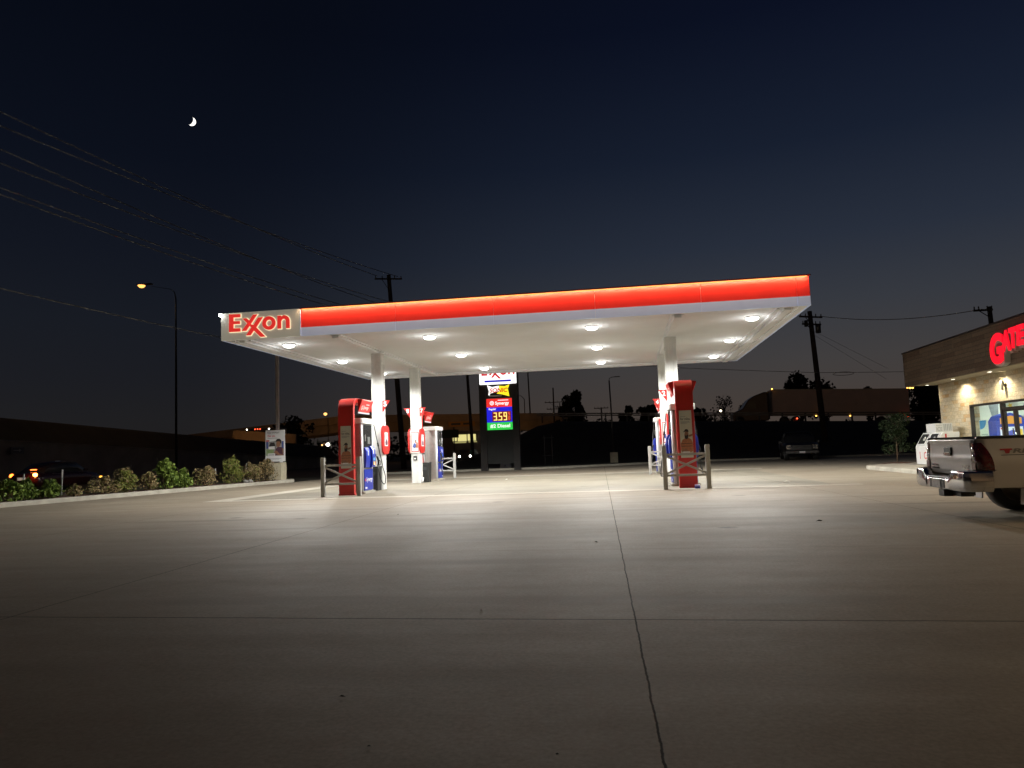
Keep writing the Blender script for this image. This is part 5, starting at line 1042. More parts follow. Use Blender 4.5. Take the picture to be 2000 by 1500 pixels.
# ------------------------------------------------------------------ pickup trucks (tailgate at x = 0, nose towards +x)
alloy = mat('alloy_rim', (.42, .42, .40), .35, .2, noise=(8, .3))
def make_pickup(label, paint, bumper_m, lamp_m, glass, group=None, decal=True):
    t = thing('pickup_truck', label, 'pickup truck', (0, 0, 0), group)
    WX = 1.12; AR = .47; L1 = 1.92
    def prof(z):          # outward bulge of the body side
        return .905 + .03 * math.exp(-((z - .78) / .16) ** 2) - .045 * max(0, (z - .88) / .22) ** 1.6 - .04 * max(0, (.55 - z) / .2)
    for s in (-1, 1):
        def P(u, v, s=s):
            x = .02 + u * (L1 - .02); dx_ = x - WX
            zb = .44
            if abs(dx_) < AR: zb = max(zb, .40 + math.sqrt(max(0, AR * AR - dx_ * dx_)) * .95)
            z = zb + (1.075 - zb) * v; y = prof(z)
            rr = math.hypot(dx_, z - .40); y += .045 * max(0, min(1, (AR + .16 - rr) / .10)) if z < .98 else 0
            y -= .07 * max(0, (.10 - x) / .10) ** 2
            return (x, s * y, z)
        b = MB(); b.grid(P, 72, 22); b.grid(lambda u, v, s=s: (.02 + u * (L1 - .02), s * (prof(1.075) - v * .10), 1.075 + .022 * math.sin(v * math.pi)), 40, 6)
        b.grid(lambda u, v, s=s: (.02 + u * (L1 - .02), s * (prof(1.075) - .10), 1.075 - v * .45), 40, 2)
        b.build('bed_side', paint, t)
        b = MB(); b.poly([(.0, 1.082), (L1, 1.082), (L1, 1.112), (.02, 1.112)], (0, s * .81, 0), (1, 0, 0), (0, 0, 1), -.065 if s > 0 else .065); b.build('bed_rail', black_plastic, t, bevel=.012)
        # tail lamp wrapping the corner
        def PT_(u, v, s=s):
            z = .655 + v * .375; wd = .05 + .12 * (1 - v ** 2.2); a = u
            x = -.018 + a * (wd + .02); y = prof(z) + .006 - .10 * max(0, 1 - (x + .02) / .085) ** 2
            return (x, s * y, z)
        b = MB(); b.grid(PT_, 14, 14); b.grid(lambda u, v, s=s: (-.018, s * (PT_(0, v, 1)[1] - u * .10), .655 + v * .375), 4, 14); tl = b.build('tail_light', lamp_m, t)
        for z0, z1 in ((.90, .985), (.80, .885)):
            b = MB(); b.lathe([(.0, .012), (.03, .009), (.04, .0)], (-.02, s * .79, (z0 + z1) / 2), (-1, 0, 0), 12); b.build('reflector', chrome, tl)
        b = MB(); b.box((-.028, min(s * .74, s * .85), .68), (-.019, max(s * .74, s * .85), .775)); b.build('reverse_lens', mat('clear_lens', (.30, .22, .22), .12), tl)
        # bumper end
        def BP(u, s=s):      # plan of the bumper end: straight across the rear, round the corner, forward along the side
            pts = [(-.20, .40), (-.20, .55), (-.195, .72), (-.175, .85), (-.12, .925), (-.06, .95), (.03, .962), (.13, .96)]
            f = u * (len(pts) - 1); k = min(int(f), len(pts) - 2); f -= k
            return pts[k][0] * (1 - f) + pts[k + 1][0] * f, s * (pts[k][1] * (1 - f) + pts[k + 1][1] * f)
        def BE(u, v, s=s):
            x, y = BP(u); top = .575 + .085 * min(1, max(0, (u - .02) / .10)); bulge = .018 * math.sin(v * math.pi)
            ins = .03 * max(0, (.25 - v) / .25) ** 2
            return (x - (bulge - ins) * (1 - u), y + s * (bulge - ins) * u, .395 + v * (top - .395))
        b = MB(); b.grid(BE, 36, 12)
        b.grid(lambda u, v, s=s: (BE(u, 1)[0] + v * .10 * (1 - u * .8), BE(u, 1)[1] - s * v * .05 * u, BE(u, 1)[2] + .008 * math.sin(v * 1.57)), 36, 3)
        b.build('bumper_end', bumper_m, t)
        b = MB(); b.grid(lambda u, v, s=s: (BE(.35 + .65 * u, 1)[0] + .03 + v * .05, BE(.35 + .65 * u, 1)[1] - s * (.012 + v * .03), BE(.35 + .65 * u, 1)[2] + .004 + .012 * v), 20, 3); b.build('bumper_pad', black_plastic, t)
        b = MB(); b.beam((.63, s * .70, .52), (.60, s * .70, .20), .24, .02, upv=(1, 0, 0)); b.build('mud_flap', paint if decal else black_rubber, t)
        for x in (WX, WX + 3.25): wheel(t, (x, s * .77, .375), (0, s, 0), .375, .25, .235, alloy)
    b = MB(); b.box((0, -.80, .62), (L1, .80, .655)); b.box((L1 - .04, -.80, .62), (L1, .80, 1.08)); b.build('bed_floor', black_plastic, t)
    # tailgate with a crease, a lip on top and a recessed handle
    def TG(u, v):
        y = -.725 + 1.45 * u; z = .60 + v * .475; x = -.012 - .010 * math.exp(-((v - .46) / .09) ** 2) - .014 * max(0, (v - .86) / .14) + .02 * max(0, (.12 - v) / .12) - .006 * (1 - (2 * u - 1) ** 2)
        return (x, y, z)
    b = MB(); b.grid(TG, 20, 40); b.grid(lambda u, v: (TG(u, 1)[0] + v * .065, -.725 + 1.45 * u, 1.075 + .006 * math.sin(v * 3.14)), 20, 4); b.grid(lambda u, v: (.05, -.725 + 1.45 * u, .6 + .475 * v), 2, 2); tg = b.build('tailgate', paint, t)
    b = MB(); b.box((-.040, -.125, .865), (-.02, .125, .975)); b.build('handle_recess', black_plastic, tg, bevel=.02)
    b = MB(); b.box((-.052, -.11, .868), (-.041, .11, .905)); b.build('handle', chrome, tg, bevel=.012)
    b = MB(); b.box((-.046, -.135, .858), (-.0405, .135, .866)); b.box((-.046, -.135, .975), (-.0405, .135, .979)); b.build('handle_trim', chrome, tg)
    if decal:
        b = MB(); V = (0, -1, 0)
        letters(b, 'TACOMA', (-.022, .66, .705), V, (0, 0, 1), .27, .030, .006, bold=.02); letters(b, 'PRERUNNER', (-.021, .64, .665), V, (0, 0, 1), .27, .024, .006, bold=.02); letters(b, 'SR5', (-.021, -.44, .705), V, (0, 0, 1), .20, .03, .006, bold=.02); letters(b, 'V6', (-.021, -.52, .665), V, (0, 0, 1), .13, .026, .006, bold=.02)
        b.build('badge', chrome, tg)
        dr = mat('decal_red', (.35, .012, .015), .4); dg = mat('decal_grey', (.20, .19, .18), .4)
        yy = -(prof(.9) + .004)
        def dec(m_, pts):
            b = MB(); vs = [(x, -(prof(z) + .0035), z) for x, z in pts]; b.add(vs, [tuple(range(len(vs)))]); b.build('decal', m_, t, recalc=False)
        dec(dr, [(.255, .945), (.40, .945), (.40, .925), (.375, .925), (.36, .885), (.315, .885), (.305, .925), (.255, .925)])
        def dletters(s_, x, w):
            b = MB(); letters(b, s_, (x, -(prof(.9) + .004), .885), (1, 0, 0), (0, 0, 1), w, .06, .002, bold=.03, shear=.2); b.build('decal', dg, t)
        dletters('RD', .40, .24)
        dec(letter_dark, [(.26, .868), (.66, .868), (.66, .858), (.26, .858)])
    # bumper middle: step, number plate recess, tow hitch
    b = MB(); b.box((-.205, -.42, .40), (-.02, .42, .545)); b.build('bumper_bar', bumper_m, t, bevel=.02)
    b = MB(); b.box((-.205, -.415, .551), (.0, .415, .572)); b.build('step_pad', black_plastic, t, bevel=.01)
    b = MB(); b.box((-.212, -.26, .415), (-.2055, .26, .535)); b.build('plate_recess', black_plastic, t, bevel=.002)
    MB().box((-.22, -.15, .42), (-.2125, .15, .53)).build('number_plate', mat('plate_face', (.34, .33, .31), .4, noise=(18, .4)), t)
    b = MB(); b.box((-.16, -.10, .29), (.25, .10, .39)); b.box((-.05, -.38, .30), (.12, .38, .36)); b.build('tow_hitch', black_plastic, t, bevel=.01)
    b = MB(); b.tube([(WX, -.68, .375), (WX, .68, .375)], .05, 10); b.lathe([(.05, -.2), (.15, -.08), (.15, .08), (.05, .2)], (WX, 0, .375), (0, 1, 0), 14); b.box((.1, -.45, .40), (4.6, -.38, .52)); b.box((.1, .38, .40), (4.6, .45, .52)); b.build('axle_and_frame', black_rubber, t)
    # cab and nose
    def ST(x, hw, zb, zm): return (x, [(hw * .86, zb), (hw * .985, zb + .06), (hw, (zb + zm) * .5 + .05), (hw * .97, zm), (hw * .70, zm + .03), (hw * .35, zm + .04)])
    loft([ST(L1 + .02, .91, .44, 1.06), ST(2.6, .92, .40, 1.08), ST(3.3, .92, .38, 1.08), ST(3.72, .92, .42, 1.07), ST(3.95, .92, .62, 1.07), ST(4.2, .93, .80, 1.06), ST(4.6, .93, .80, 1.02), ST(4.82, .92, .55, .99), ST(5.05, .88, .44, .93), ST(5.2, .78, .45, .84)]).build('cab_body', paint, t)
    loft([(L1 + .04, [(.86, 1.06), (.70, 1.62), (.3, 1.66)]), (2.1, [(.88, 1.06), (.70, 1.70), (.3, 1.75)]), (3.0, [(.88, 1.06), (.70, 1.72), (.3, 1.77)]), (3.3, [(.88, 1.06), (.68, 1.68), (.3, 1.73)]), (4.0, [(.84, 1.06), (.76, 1.09), (.3, 1.12)])]).build('cab_glass', glass, t)
    loft([(L1 + .03, [(.72, 1.60), (.69, 1.65), (.3, 1.69)]), (2.1, [(.72, 1.68), (.69, 1.72), (.3, 1.775)]), (3.0, [(.72, 1.70), (.69, 1.74), (.3, 1.795)]), (3.34, [(.70, 1.655), (.66, 1.69), (.3, 1.74)])]).build('roof', paint, t)
    for s in (-1, 1):
        for x0, x1 in ((L1 + .03, L1 + .05), (2.68, 2.70), (3.36, 4.0)):
            b = MB(); b.beam((x0, s * .875, 1.06), (x0 if x1 < 3.5 else 3.36, s * .71, 1.66), .09, .03); b.build('pillar', paint, t)
        MB().box((3.42, min(s * .93, s * 1.10), 1.06), (3.56, max(s * .93, s * 1.10), 1.24)).build('mirror', black_plastic, t, bevel=.03)
        b = MB(); b.beam((2.35, s * .925, .97), (2.55, s * .925, .97), .02, .04); b.beam((3.1, s * .925, .97), (3.3, s * .925, .97), .02, .04); b.build('door_handle', chrome, t)
        b = MB(); b.box((5.06, min(s * .55, s * .80), .70), (5.215, max(s * .55, s * .80), .93)); hl = b.build('headlight', mat('headlight_lens', (.12, .12, .12), .1), t, bevel=.02)
        b = MB(); b.box((5.216, min(s * .56, s * .79), .895), (5.222, max(s * .56, s * .79), .92)); b.box((5.216, min(s * .76, s * .79), .71), (5.222, max(s * .76, s * .79), .893)); b.box((5.216, min(s * .56, s * .79), .71), (5.222, max(s * .56, s * .79), .735)); b.build('light_bar', chrome, hl)
    b = MB(); b.box((5.18, -.53, .62), (5.235, .53, .95)); g_ = b.build('grille', black_plastic, t, bevel=.03)
    b = MB()
    for z in (.70, .79, .88): b.box((5.236, -.48, z), (5.242, .48, z + .025))
    b.build('grille_bar', dark_steel, g_)
    b = MB(); b.box((5.15, -.86, .40), (5.30, .86, .60)); b.build('front_bumper', bumper_m if decal else dark_steel, t, bevel=.05)
    MB().box((5.301, -.15, .45), (5.31, .15, .56)).build('front_plate', mat('front_plate', (.7, .7, .7), .4), t)
    return t
silver = mat('silver_paint', (.50, .475, .455), .38, .2, coat=.35, noise=(3, .06), bump=(400, .01))
tailglass = mat('tail_lens_red', (.10, .006, .008), .08, coat=1, noise=(12, .5))
T1 = make_pickup('silver pickup truck parked nose-in at the store, seen from behind at the right edge', silver, chrome, tailglass, dark_glass, 'pickup trucks')
T1.location = (4.60, 11.42, .005); T1.rotation_euler = (0, 0, R(-1.6)); T1.scale = (1, 1, 1)
black_paint = mat('black_paint', (.006, .006, .007), .45, coat=.15, noise=(3, .2))
T2 = make_pickup('black pickup truck parked facing us on the dark far side of the lot', black_paint, dark_steel, tailglass, dark_glass, 'pickup trucks', decal=False)
T2.location = (11.0, 50.6, .005); T2.rotation_euler = (0, 0, R(-98)); T2.scale = (1.06, 1.06, .94)
# ------------------------------------------------------------------ store
XF, XW, ZSF, ZTF, YE, YC, YN = 11.06, 12.01, 3.09, 4.37, 31.02, 30.35, -6.0
stone_m = bpy.data.materials.new('limestone_ashlar'); stone_m.use_nodes = True
def masonry(m, cols, mortar, bw, bh, ms, rough, bump, wob, offs=.5, squash=1.0, cs=.9):
    t = m.node_tree; nd = t.nodes; lk = t.links; bs = nd['Principled BSDF']; tcn = nd.new('ShaderNodeTexCoord'); sx = nd.new('ShaderNodeSeparateXYZ'); lk.new(tcn.outputs['Object'], sx.inputs[0])
    ad = nd.new('ShaderNodeMath'); lk.new(sx.outputs['X'], ad.inputs[0]); lk.new(sx.outputs['Y'], ad.inputs[1])
    nz = nd.new('ShaderNodeTexNoise'); nz.inputs['Scale'].default_value = 2.2; lk.new(tcn.outputs['Object'], nz.inputs['Vector'])
    cb = nd.new('ShaderNodeCombineXYZ'); lk.new(ad.outputs[0], cb.inputs[0]); lk.new(sx.outputs['Z'], cb.inputs[1])
    mxv = nd.new('ShaderNodeVectorMath'); mxv.operation = 'MULTIPLY_ADD'; lk.new(nz.outputs['Color'], mxv.inputs[0]); mxv.inputs[1].default_value = (wob, wob, 0); lk.new(cb.outputs[0], mxv.inputs[2])
    br = nd.new('ShaderNodeTexBrick'); lk.new(mxv.outputs[0], br.inputs['Vector']); br.inputs['Scale'].default_value = 1; br.inputs['Brick Width'].default_value = bw; br.inputs['Row Height'].default_value = bh; br.inputs['Mortar Size'].default_value = ms; br.offset = offs; br.squash = squash; br.squash_frequency = 3
    br.inputs['Color1'].default_value = (0, 0, 0, 1); br.inputs['Color2'].default_value = (1, 1, 1, 1); br.inputs['Mortar'].default_value = (.5, .5, .5, 1); br.inputs['Mortar Smooth'].default_value = .3
    # a second, larger field of bricks merges some stones into big ones and shifts their tint
    vo = nd.new('ShaderNodeTexVoronoi'); vo.inputs['Scale'].default_value = cs; lk.new(tcn.outputs['Object'], vo.inputs['Vector'])
    sv = nd.new('ShaderNodeSeparateColor'); lk.new(vo.outputs['Color'], sv.inputs[0])
    mm = nd.new('ShaderNodeMath'); mm.operation = 'MULTIPLY_ADD'; lk.new(br.outputs['Color'], mm.inputs[0]); mm.inputs[1].default_value = .72; m2 = nd.new('ShaderNodeMath'); m2.operation = 'MULTIPLY'; lk.new(sv.outputs[0], m2.inputs[0]); m2.inputs[1].default_value = .28; lk.new(m2.outputs[0], mm.inputs[2])
    cr = nd.new('ShaderNodeValToRGB'); e = cr.color_ramp.elements
    while len(e) < len(cols): e.new(.5)
    for i, (p, c) in enumerate(cols): e[i].position = p; e[i].color = (*c, 1)
    lk.new(mm.outputs[0], cr.inputs[0])
    gn = nd.new('ShaderNodeTexNoise'); gn.inputs['Scale'].default_value = 14; gn.inputs['Detail'].default_value = 8; lk.new(tcn.outputs['Object'], gn.inputs['Vector'])
    gm = nd.new('ShaderNodeMapRange'); lk.new(gn.outputs['Fac'], gm.inputs[0]); gm.inputs[1].default_value = .25; gm.inputs[2].default_value = .75; gm.inputs[3].default_value = .72; gm.inputs[4].default_value = 1.15
    gx = nd.new('ShaderNodeVectorMath'); gx.operation = 'SCALE'; lk.new(cr.outputs[0], gx.inputs[0]); lk.new(gm.outputs[0], gx.inputs['Scale'])
    mo_ = nd.new('ShaderNodeMixRGB'); lk.new(br.outputs['Fac'], mo_.inputs[0]); lk.new(gx.outputs[0], mo_.inputs[1]); mo_.inputs[2].default_value = (*mortar, 1); lk.new(mo_.outputs[0], bs.inputs['Base Color'])
    bs.inputs['Roughness'].default_value = rough
    hh = nd.new('ShaderNodeMath'); hh.operation = 'SUBTRACT'; lk.new(gn.outputs['Fac'], hh.inputs[0]); lk.new(br.outputs['Fac'], hh.inputs[1])
    h2 = nd.new('ShaderNodeMath'); h2.operation = 'MULTIPLY_ADD'; lk.new(br.outputs['Color'], h2.inputs[0]); h2.inputs[1].default_value = .5; lk.new(hh.outputs[0], h2.inputs[2])
    bp = nd.new('ShaderNodeBump'); bp.inputs['Strength'].default_value = bump; bp.inputs['Distance'].default_value = .03; lk.new(h2.outputs[0], bp.inputs['Height']); lk.new(bp.outputs[0], bs.inputs['Normal'])
masonry(stone_m, [(0, (.50, .41, .27)), (.25, (.56, .49, .35)), (.5, (.58, .52, .40)), (.72, (.60, .50, .33)), (.88, (.50, .31, .13)), (1, (.56, .47, .33))], (.44, .38, .27), .34, .135, .010, .85, .9, .05)
wood_m = bpy.data.materials.new('weathered_plank'); wood_m.use_nodes = True
masonry(wood_m, [(0, (.085, .055, .036)), (.3, (.12, .082, .055)), (.6, (.165, .118, .082)), (.85, (.11, .08, .058)), (1, (.20, .145, .10))], (.03, .02, .014), 2.1, .135, .006, .75, .5, .012, .37, cs=.5)
S_ = thing('store', 'low store with a stone wall, plank fascia and lit windows at the right edge', 'store', (12, 20, 0))
b = MB(); Z0 = .10
WY1, WY0, ZH = 27.91, 20.9, 2.17     # window wall opening
b.box((XW, WY1, Z0), (XW + .3, YC, ZSF + .3)); b.box((XW, WY0, ZH), (XW + .3, WY1 - .001, ZSF + .3)); b.box((XW, YN, Z0), (XW + .3, 12, ZSF + .3)); b.box((XW, 19.5, Z0), (XW + .3, WY0 - .001, ZSF + .3)); b.box((XW, 12.001, ZH), (XW + .3, 19.499, ZSF + .3))
b.box((XW + .301, YC - .3, Z0), (22, YC, ZSF + .3)); b.box((XW, WY1 - .001, Z0), (XW + .3, WY1, Z0 + .001)); b.build('stone_wall', stone_m, S_)
b = MB(); b.box((XF, YN, ZSF), (XF + .15, YE, ZTF)); b.box((XF + .151, YE - .15, ZSF + .001), (22, YE, ZTF)); b.build('plank_fascia', wood_m, S_)
b = MB(); b.box((XF - .03, YN, ZTF + .001), (22, YE + .03, ZTF + .06)); b.build('roof_cap', mat('brown_metal', (.035, .022, .018), .5, .4, noise=(2, .2)), S_, bevel=.008)
sof2 = mat('soffit_cream', (.42, .37, .27), .7, noise=(2, .1))
b = MB(); b.box((XF + .152, YN, ZSF + .01), (XW - .002, YE - .152, ZSF + .04)); b.box((XW, YC + .002, ZSF + .01), (22, YE - .152, ZSF + .04)); b.build('soffit', sof2, S_)
def store_light(x, y, e=9, vis=True):
    b = MB(); b.lathe([(.085, .02), (.085, -.006), (.07, -.006)], (x, y, ZSF + .01), (0, 0, 1), 18); f = b.build('downlight', white_paint, S_)
    b = MB(); b.lathe([(.07, -.003), (0, -.004)], (x, y, ZSF + .01), (0, 0, 1), 18); b.build('lens', glow('store_lens', (1, .95, .8), 9), f)
    lt = bpy.data.lights.new('store_downlight', 'SPOT'); lt.energy = e; lt.spot_size = R(150) if y > 18 else R(172); lt.spot_blend = .6 if y > 18 else .25; lt.color = (1, .86, .60) if y > 18 else (1, .74, .44); lt.shadow_soft_size = .05  # unseen near ones spread wider and warmer, as fill for the lot
    o = bpy.data.objects.new('store_downlight', lt); COL.objects.link(o); o.location = (x, y, ZSF - .03)
store_light(11.72, 30.62, 26)
for y in (28.05, 25.4, 22.8, 20.0, 15.5, 10, 4.5): store_light(11.60, y, 140 if y > 18 else 600)  # unseen near downlights, strength raised to fill the foreground and pickup side
# wall sconces throwing light up and down
sc_m = mat('sconce_metal', (.42, .40, .36), .4, .5, noise=(6, .2))
def sconce(y, lamp=True):
    b = MB(); b.tube([(XW - .02, y, 2.66), (XW - .09, y, 2.66)], .03, 10); b.tube([(XW - .10, y, 2.50), (XW - .10, y, 2.57), (XW - .10, y, 2.75), (XW - .10, y, 2.80)], [.035, .055, .055, .045], 14); b.build('sconce', sc_m, S_)
    for dz, up_ in ((.83, True), (.47, False)):
        lt = bpy.data.lights.new('sconce', 'SPOT'); lt.energy = 7; lt.spot_size = R(62); lt.spot_blend = .7; lt.color = (1, .90, .62); lt.shadow_soft_size = .03
        o = bpy.data.objects.new('sconce', lt); COL.objects.link(o); o.location = (XW - .11, y, 2.0 + dz); o.rotation_euler = (R(180) if up_ else 0, 0, 0)
sconce(25.36); sconce(21.6)
for y in (27.6,):
    lt = bpy.data.lights.new('store_downlight', 'SPOT'); lt.energy = 9; lt.spot_size = R(58); lt.spot_blend = .8; lt.color = (1, .90, .62); lt.shadow_soft_size = .03
    o = bpy.data.objects.new('store_downlight', lt); COL.objects.link(o); o.location = (XW - .20, y, ZSF - .02)
# window wall: dark frame, panes, door
frame_m = mat('dark_bronze_frame', (.025, .018, .016), .4, .4)
b = MB(); xa, xb = XW - .02, XW + .10
def bar(y0, y1, z0, z1, e=0): b.box((xa - e, y0, z0), (xb, y1, z1))
bar(WY0, WY1, ZH - .07, ZH); bar(WY1 - .07, WY1, .13, ZH - .0705); bar(25.67, 25.79, .13, ZH - .0705, .004); bar(24.1, 25.669, 1.90, 1.965); bar(WY0, WY0 + .07, .13, ZH - .0705); bar(24.0, 24.09, .13, ZH - .0705, .004); bar(22.4, 22.48, .13, ZH - .0705, .004); bar(25.80, WY1 - .071, .131, .24)
bar(22.49, 23.99, .131, .24); bar(12.0, 19.5, ZH - .07, ZH)
for y in (12.0, 14.5, 17, 19.43): bar(y, y + .07, .13, ZH - .071, .004)
wf = b.build('window_frame', frame_m, S_)
gl = bpy.data.materials.new('window_glass'); gl.use_nodes = True; t = gl.node_tree; bs = t.nodes['Principled BSDF']; bs.inputs['Base Color'].default_value = (.95, 1, .98, 1); bs.inputs['Roughness'].default_value = .02
tr_ = t.nodes.new('ShaderNodeBsdfTransparent'); tr_.inputs[0].default_value = (.94, .98, .96, 1); fr = t.nodes.new('ShaderNodeFresnel'); fr.inputs[0].default_value = 1.5; mxs = t.nodes.new('ShaderNodeMixShader'); gls = t.nodes.new('ShaderNodeBsdfGlossy'); gls.inputs['Roughness'].default_value = .02
gg = t.nodes.new('ShaderNodeNewGeometry'); om_ = t.nodes.new('ShaderNodeMath'); om_.operation = 'SUBTRACT'; om_.inputs[0].default_value = 1; t.links.new(gg.outputs['Backfacing'], om_.inputs[1]); fm_ = t.nodes.new('ShaderNodeMath'); fm_.operation = 'MULTIPLY'; t.links.new(fr.outputs[0], fm_.inputs[0]); t.links.new(om_.outputs[0], fm_.inputs[1]); t.links.new(fm_.outputs[0], mxs.inputs[0]); t.links.new(tr_.outputs[0], mxs.inputs[1]); t.links.new(gls.outputs[0], mxs.inputs[2]); t.links.new(mxs.outputs[0], t.nodes['Material Output'].inputs[0])
for y0, y1, z0, z1 in ((25.80, WY1 - .075, .245, ZH - .075), (24.1, 25.665, 1.97, ZH - .075), (22.49, 23.99, .245, ZH - .075), (WY0 + .075, 22.395, .245, ZH - .075), (12.08, 14.49, .2, ZH - .075), (14.58, 16.99, .2, ZH - .075), (17.08, 19.42, .2, ZH - .075)):
    MB().box((XW + .04, y0, z0), (XW + .048, y1, z1)).build('pane', gl, wf)
b = MB()
for y0, y1, z0, z1 in ((25.56, 25.665, .14, 1.895), (24.95, 25.06, .14, 1.895), (25.061, 25.559, .14, .36), (25.061, 25.559, 1.83, 1.895), (24.1, 24.19, .14, 1.895), (24.86, 24.949, .14, 1.895), (24.191, 24.859, .14, .36), (24.191, 24.859, 1.83, 1.895)): b.box((XW, y0, z0), (XW + .06, y1, z1))
dr_ = b.build('door', frame_m, S_)
for y0, y1 in ((25.062, 25.558), (24.192, 24.858)): MB().box((XW + .028, y0, .362), (XW + .036, y1, 1.828)).build('pane', gl, dr_)
b = MB(); b.tube([(XW - .06, 25.02, .7), (XW - .06, 25.02, 1.3)], .016, 8); b.tube([(XW - .06, 24.9, .7), (XW - .06, 24.9, 1.3)], .016, 8); b.build('handle', chrome, dr_)
# lit room behind the glass
room_m = mat('room_wall', (.74, .80, .72), .7, noise=(2, .05))
b = MB(); b.box((XW + .31, YN, .08), (17.5, YC - .31, .12)); b.box((17.5, YN, .12), (17.6, YC - .31, 2.9)); b.box((XW + .31, YC - .36, .121), (17.49, YC - .31, 2.9)); b.box((XW + .301, YN, 2.905), (17.6, YC - .31, 2.98)); b.build('room', room_m, S_)
for y in (27.6, 23.6, 16, 8):
    lt = bpy.data.lights.new('room_light', 'AREA'); lt.shape = 'RECTANGLE'; lt.size = 1.2; lt.size_y = .6; lt.energy = 150 if y > 20 else 280; lt.color = (1, 1, .93); o = bpy.data.objects.new('room_light', lt); COL.objects.link(o); o.location = (14.2, y, 2.86)  # unseen near room lamps made stronger to light the lot
    MB().box((13.6, y - .3, 2.872), (14.8, y + .3, 2.90)).build('ceiling_light', glow('ceiling_light', (.95, 1, .95), 3), S_)
b = MB(); b.box((XW + .02, WY0, .12), (XW + .3, 27.9, .131)); b.build('sill', kerb_m, S_)
# notices and goods inside
nt_ = thing('notice_sheet', 'pale notice with a blue quarter circle inside the left window', 'poster', (12.2, 27.3, 1.2)); MB().box((XW + .10, 26.95, .75), (XW + .106, 27.55, 1.62)).build('sheet', mat('pale_notice', (.62, .72, .64), .5), nt_)
b = MB(); b.poly([(-27.52, 1.60), (-27.05, 1.60)] + [(-27.52 + .47 * math.cos(a), 1.60 - .30 * math.sin(a)) for a in (.3, .6, .9, 1.2, 1.57)], (XW + .0985, 0, 0), (0, -1, 0), (0, 0, 1), .002); b.build('printed_arc', mat('print_sky_blue', (.03, .22, .50), .5), nt_)
b = MB()
for z in (1.12, 1.0, .9): b.box((XW + .0965, 27.0, z), (XW + .0985, 27.45, z + .025))
b.build('small_print', mat('teal_print', (.15, .28, .30), .5), nt_)
ar = thing('display_machine', 'blue and orange display machine glowing behind the door', 'machine', (13.1, 27.8, .12))
AX, AY = 13.08, 27.5
b = MB(); b.poly([(-.46, .12), (.46, .12), (.46, 1.55), (.34, 1.74), (.0, 1.84), (-.34, 1.74), (-.46, 1.55)], (AX, AY, 0), (1, 0, 0), (0, 0, 1), -.6); b.build('body', mat('machine_blue', (.015, .04, .30), .35, emit=(.02, .05, .42), es=.45), ar)
def ap(nm, pts, col, s, k): b = MB(); b.poly(pts, (AX, AY - .004 - k * .004, 0), (1, 0, 0), (0, 0, 1), .003); b.build(nm, glow('screen_' + nm, col, s), ar)
ap('orange_panel', [(-.34, 1.46), (.34, 1.46), (.34, 1.66), (0, 1.74), (-.34, 1.66)], (1, .42, .04), .9, 0)
ap('white_screen', [(-.36, .80), (.36, .80), (.36, 1.36), (-.36, 1.36)], (.85, .92, 1), 1.0, 0)
ap('blue_figure', [(-.18, 1.0), (.12, .95), (.22, 1.14), (.04, 1.26), (-.14, 1.2)], (.06, .12, .65), .9, 1)
ap('red_figure', [(-.34, 1.28), (-.10, 1.26), (-.10, 1.33), (-.34, 1.34)], (.85, .08, .03), .9, 1)
ap('yellow_figure', [(.26, 1.0), (.34, 1.0), (.34, 1.28), (.26, 1.28)], (1, .7, .05), 1.0, 1)
hp = thing('hanging_sign', 'pale hanging sign with a yellow star above the display machine', 'sign', (13.0, 27.3, 1.98)); MB().box((12.78, 27.28, 1.93), (13.24, 27.30, 2.28)).build('panel', mat('hanging_panel', (.62, .66, .64), .4), hp); b = MB(); b.poly([((.10 if k % 2 else .045) * math.cos(k * math.pi / 5), 2.08 + (.10 if k % 2 else .045) * math.sin(k * math.pi / 5)) for k in range(10)], (13.0, 27.2795, 0), (1, 0, 0), (0, 0, 1), .003); b.build('printed_star', btn_cols[0], hp)
sd_ = thing('display_shelf', 'tan shelf with small goods inside the window beside the display machine', 'shelf', (12.95, 28.7, .12)); MB().box((12.80, 28.6, .12), (13.12, 28.95, 1.50)).build('carcass', mat('tan_board', (.55, .33, .10), .6, noise=(6, .25)), sd_)
b = MB()
for k in range(4): b.box((12.79, 28.52, .3 + k * .28), (13.13, 28.599, .33 + k * .28))
b.build('board', mat('dark_board', (.12, .06, .03), .6), sd_)
b = MB()
for k in range(12): x = 12.81 + (k % 4) * .08; z = .331 + (k // 4) * .28; b.box((x, 28.525, z), (x + .055, 28.585, z + .14 + .03 * (k % 3)))
b.build('goods', mat('goods_mixed', (.4, .12, .08), .5, noise=(9, .8, (.7, .6, .2))), sd_)
wb = thing('wall_banner', 'grey slanting banner hanging inside the window left of the door', 'banner', (12.85, 28.2, 1.7)); b = MB(); b.poly([(-.16, 2.35), (.20, 2.35), (.16, 1.55), (-.02, 1.62)], (12.86, 28.2, 0), (1, 0, 0), (0, 0, 1), .01); b.build('cloth', mat('banner_grey', (.25, .29, .28), .6, noise=(8, .4)), wb)
for k, (x0, w) in enumerate(((13.75, .55), (14.45, .5))):
    g_ = thing('goods_rack', ('tall rack of bright packets at the back, near the display machine', 'tall rack of bright packets at the back, deeper in the shop')[k], 'rack', (x0 + w / 2, 29.4, .12)); MB().box((x0, 29.3, .12), (x0 + w, 29.7, 1.75)).build('carcass', steel_white, g_)
    for r_ in range(5):
        b = MB()
        for q in range(5): b.box((x0 + .02 + q * w / 5, 29.2, .3 + r_ * .28), (x0 + .02 + q * w / 5 + w / 7, 29.29, .46 + r_ * .28 + .03 * ((q * 7 + r_ * 3) % 3)))
        b.build('packets', (btn_cols + [print_blue, print_green])[(r_ * 2 + k) % 6], g_)
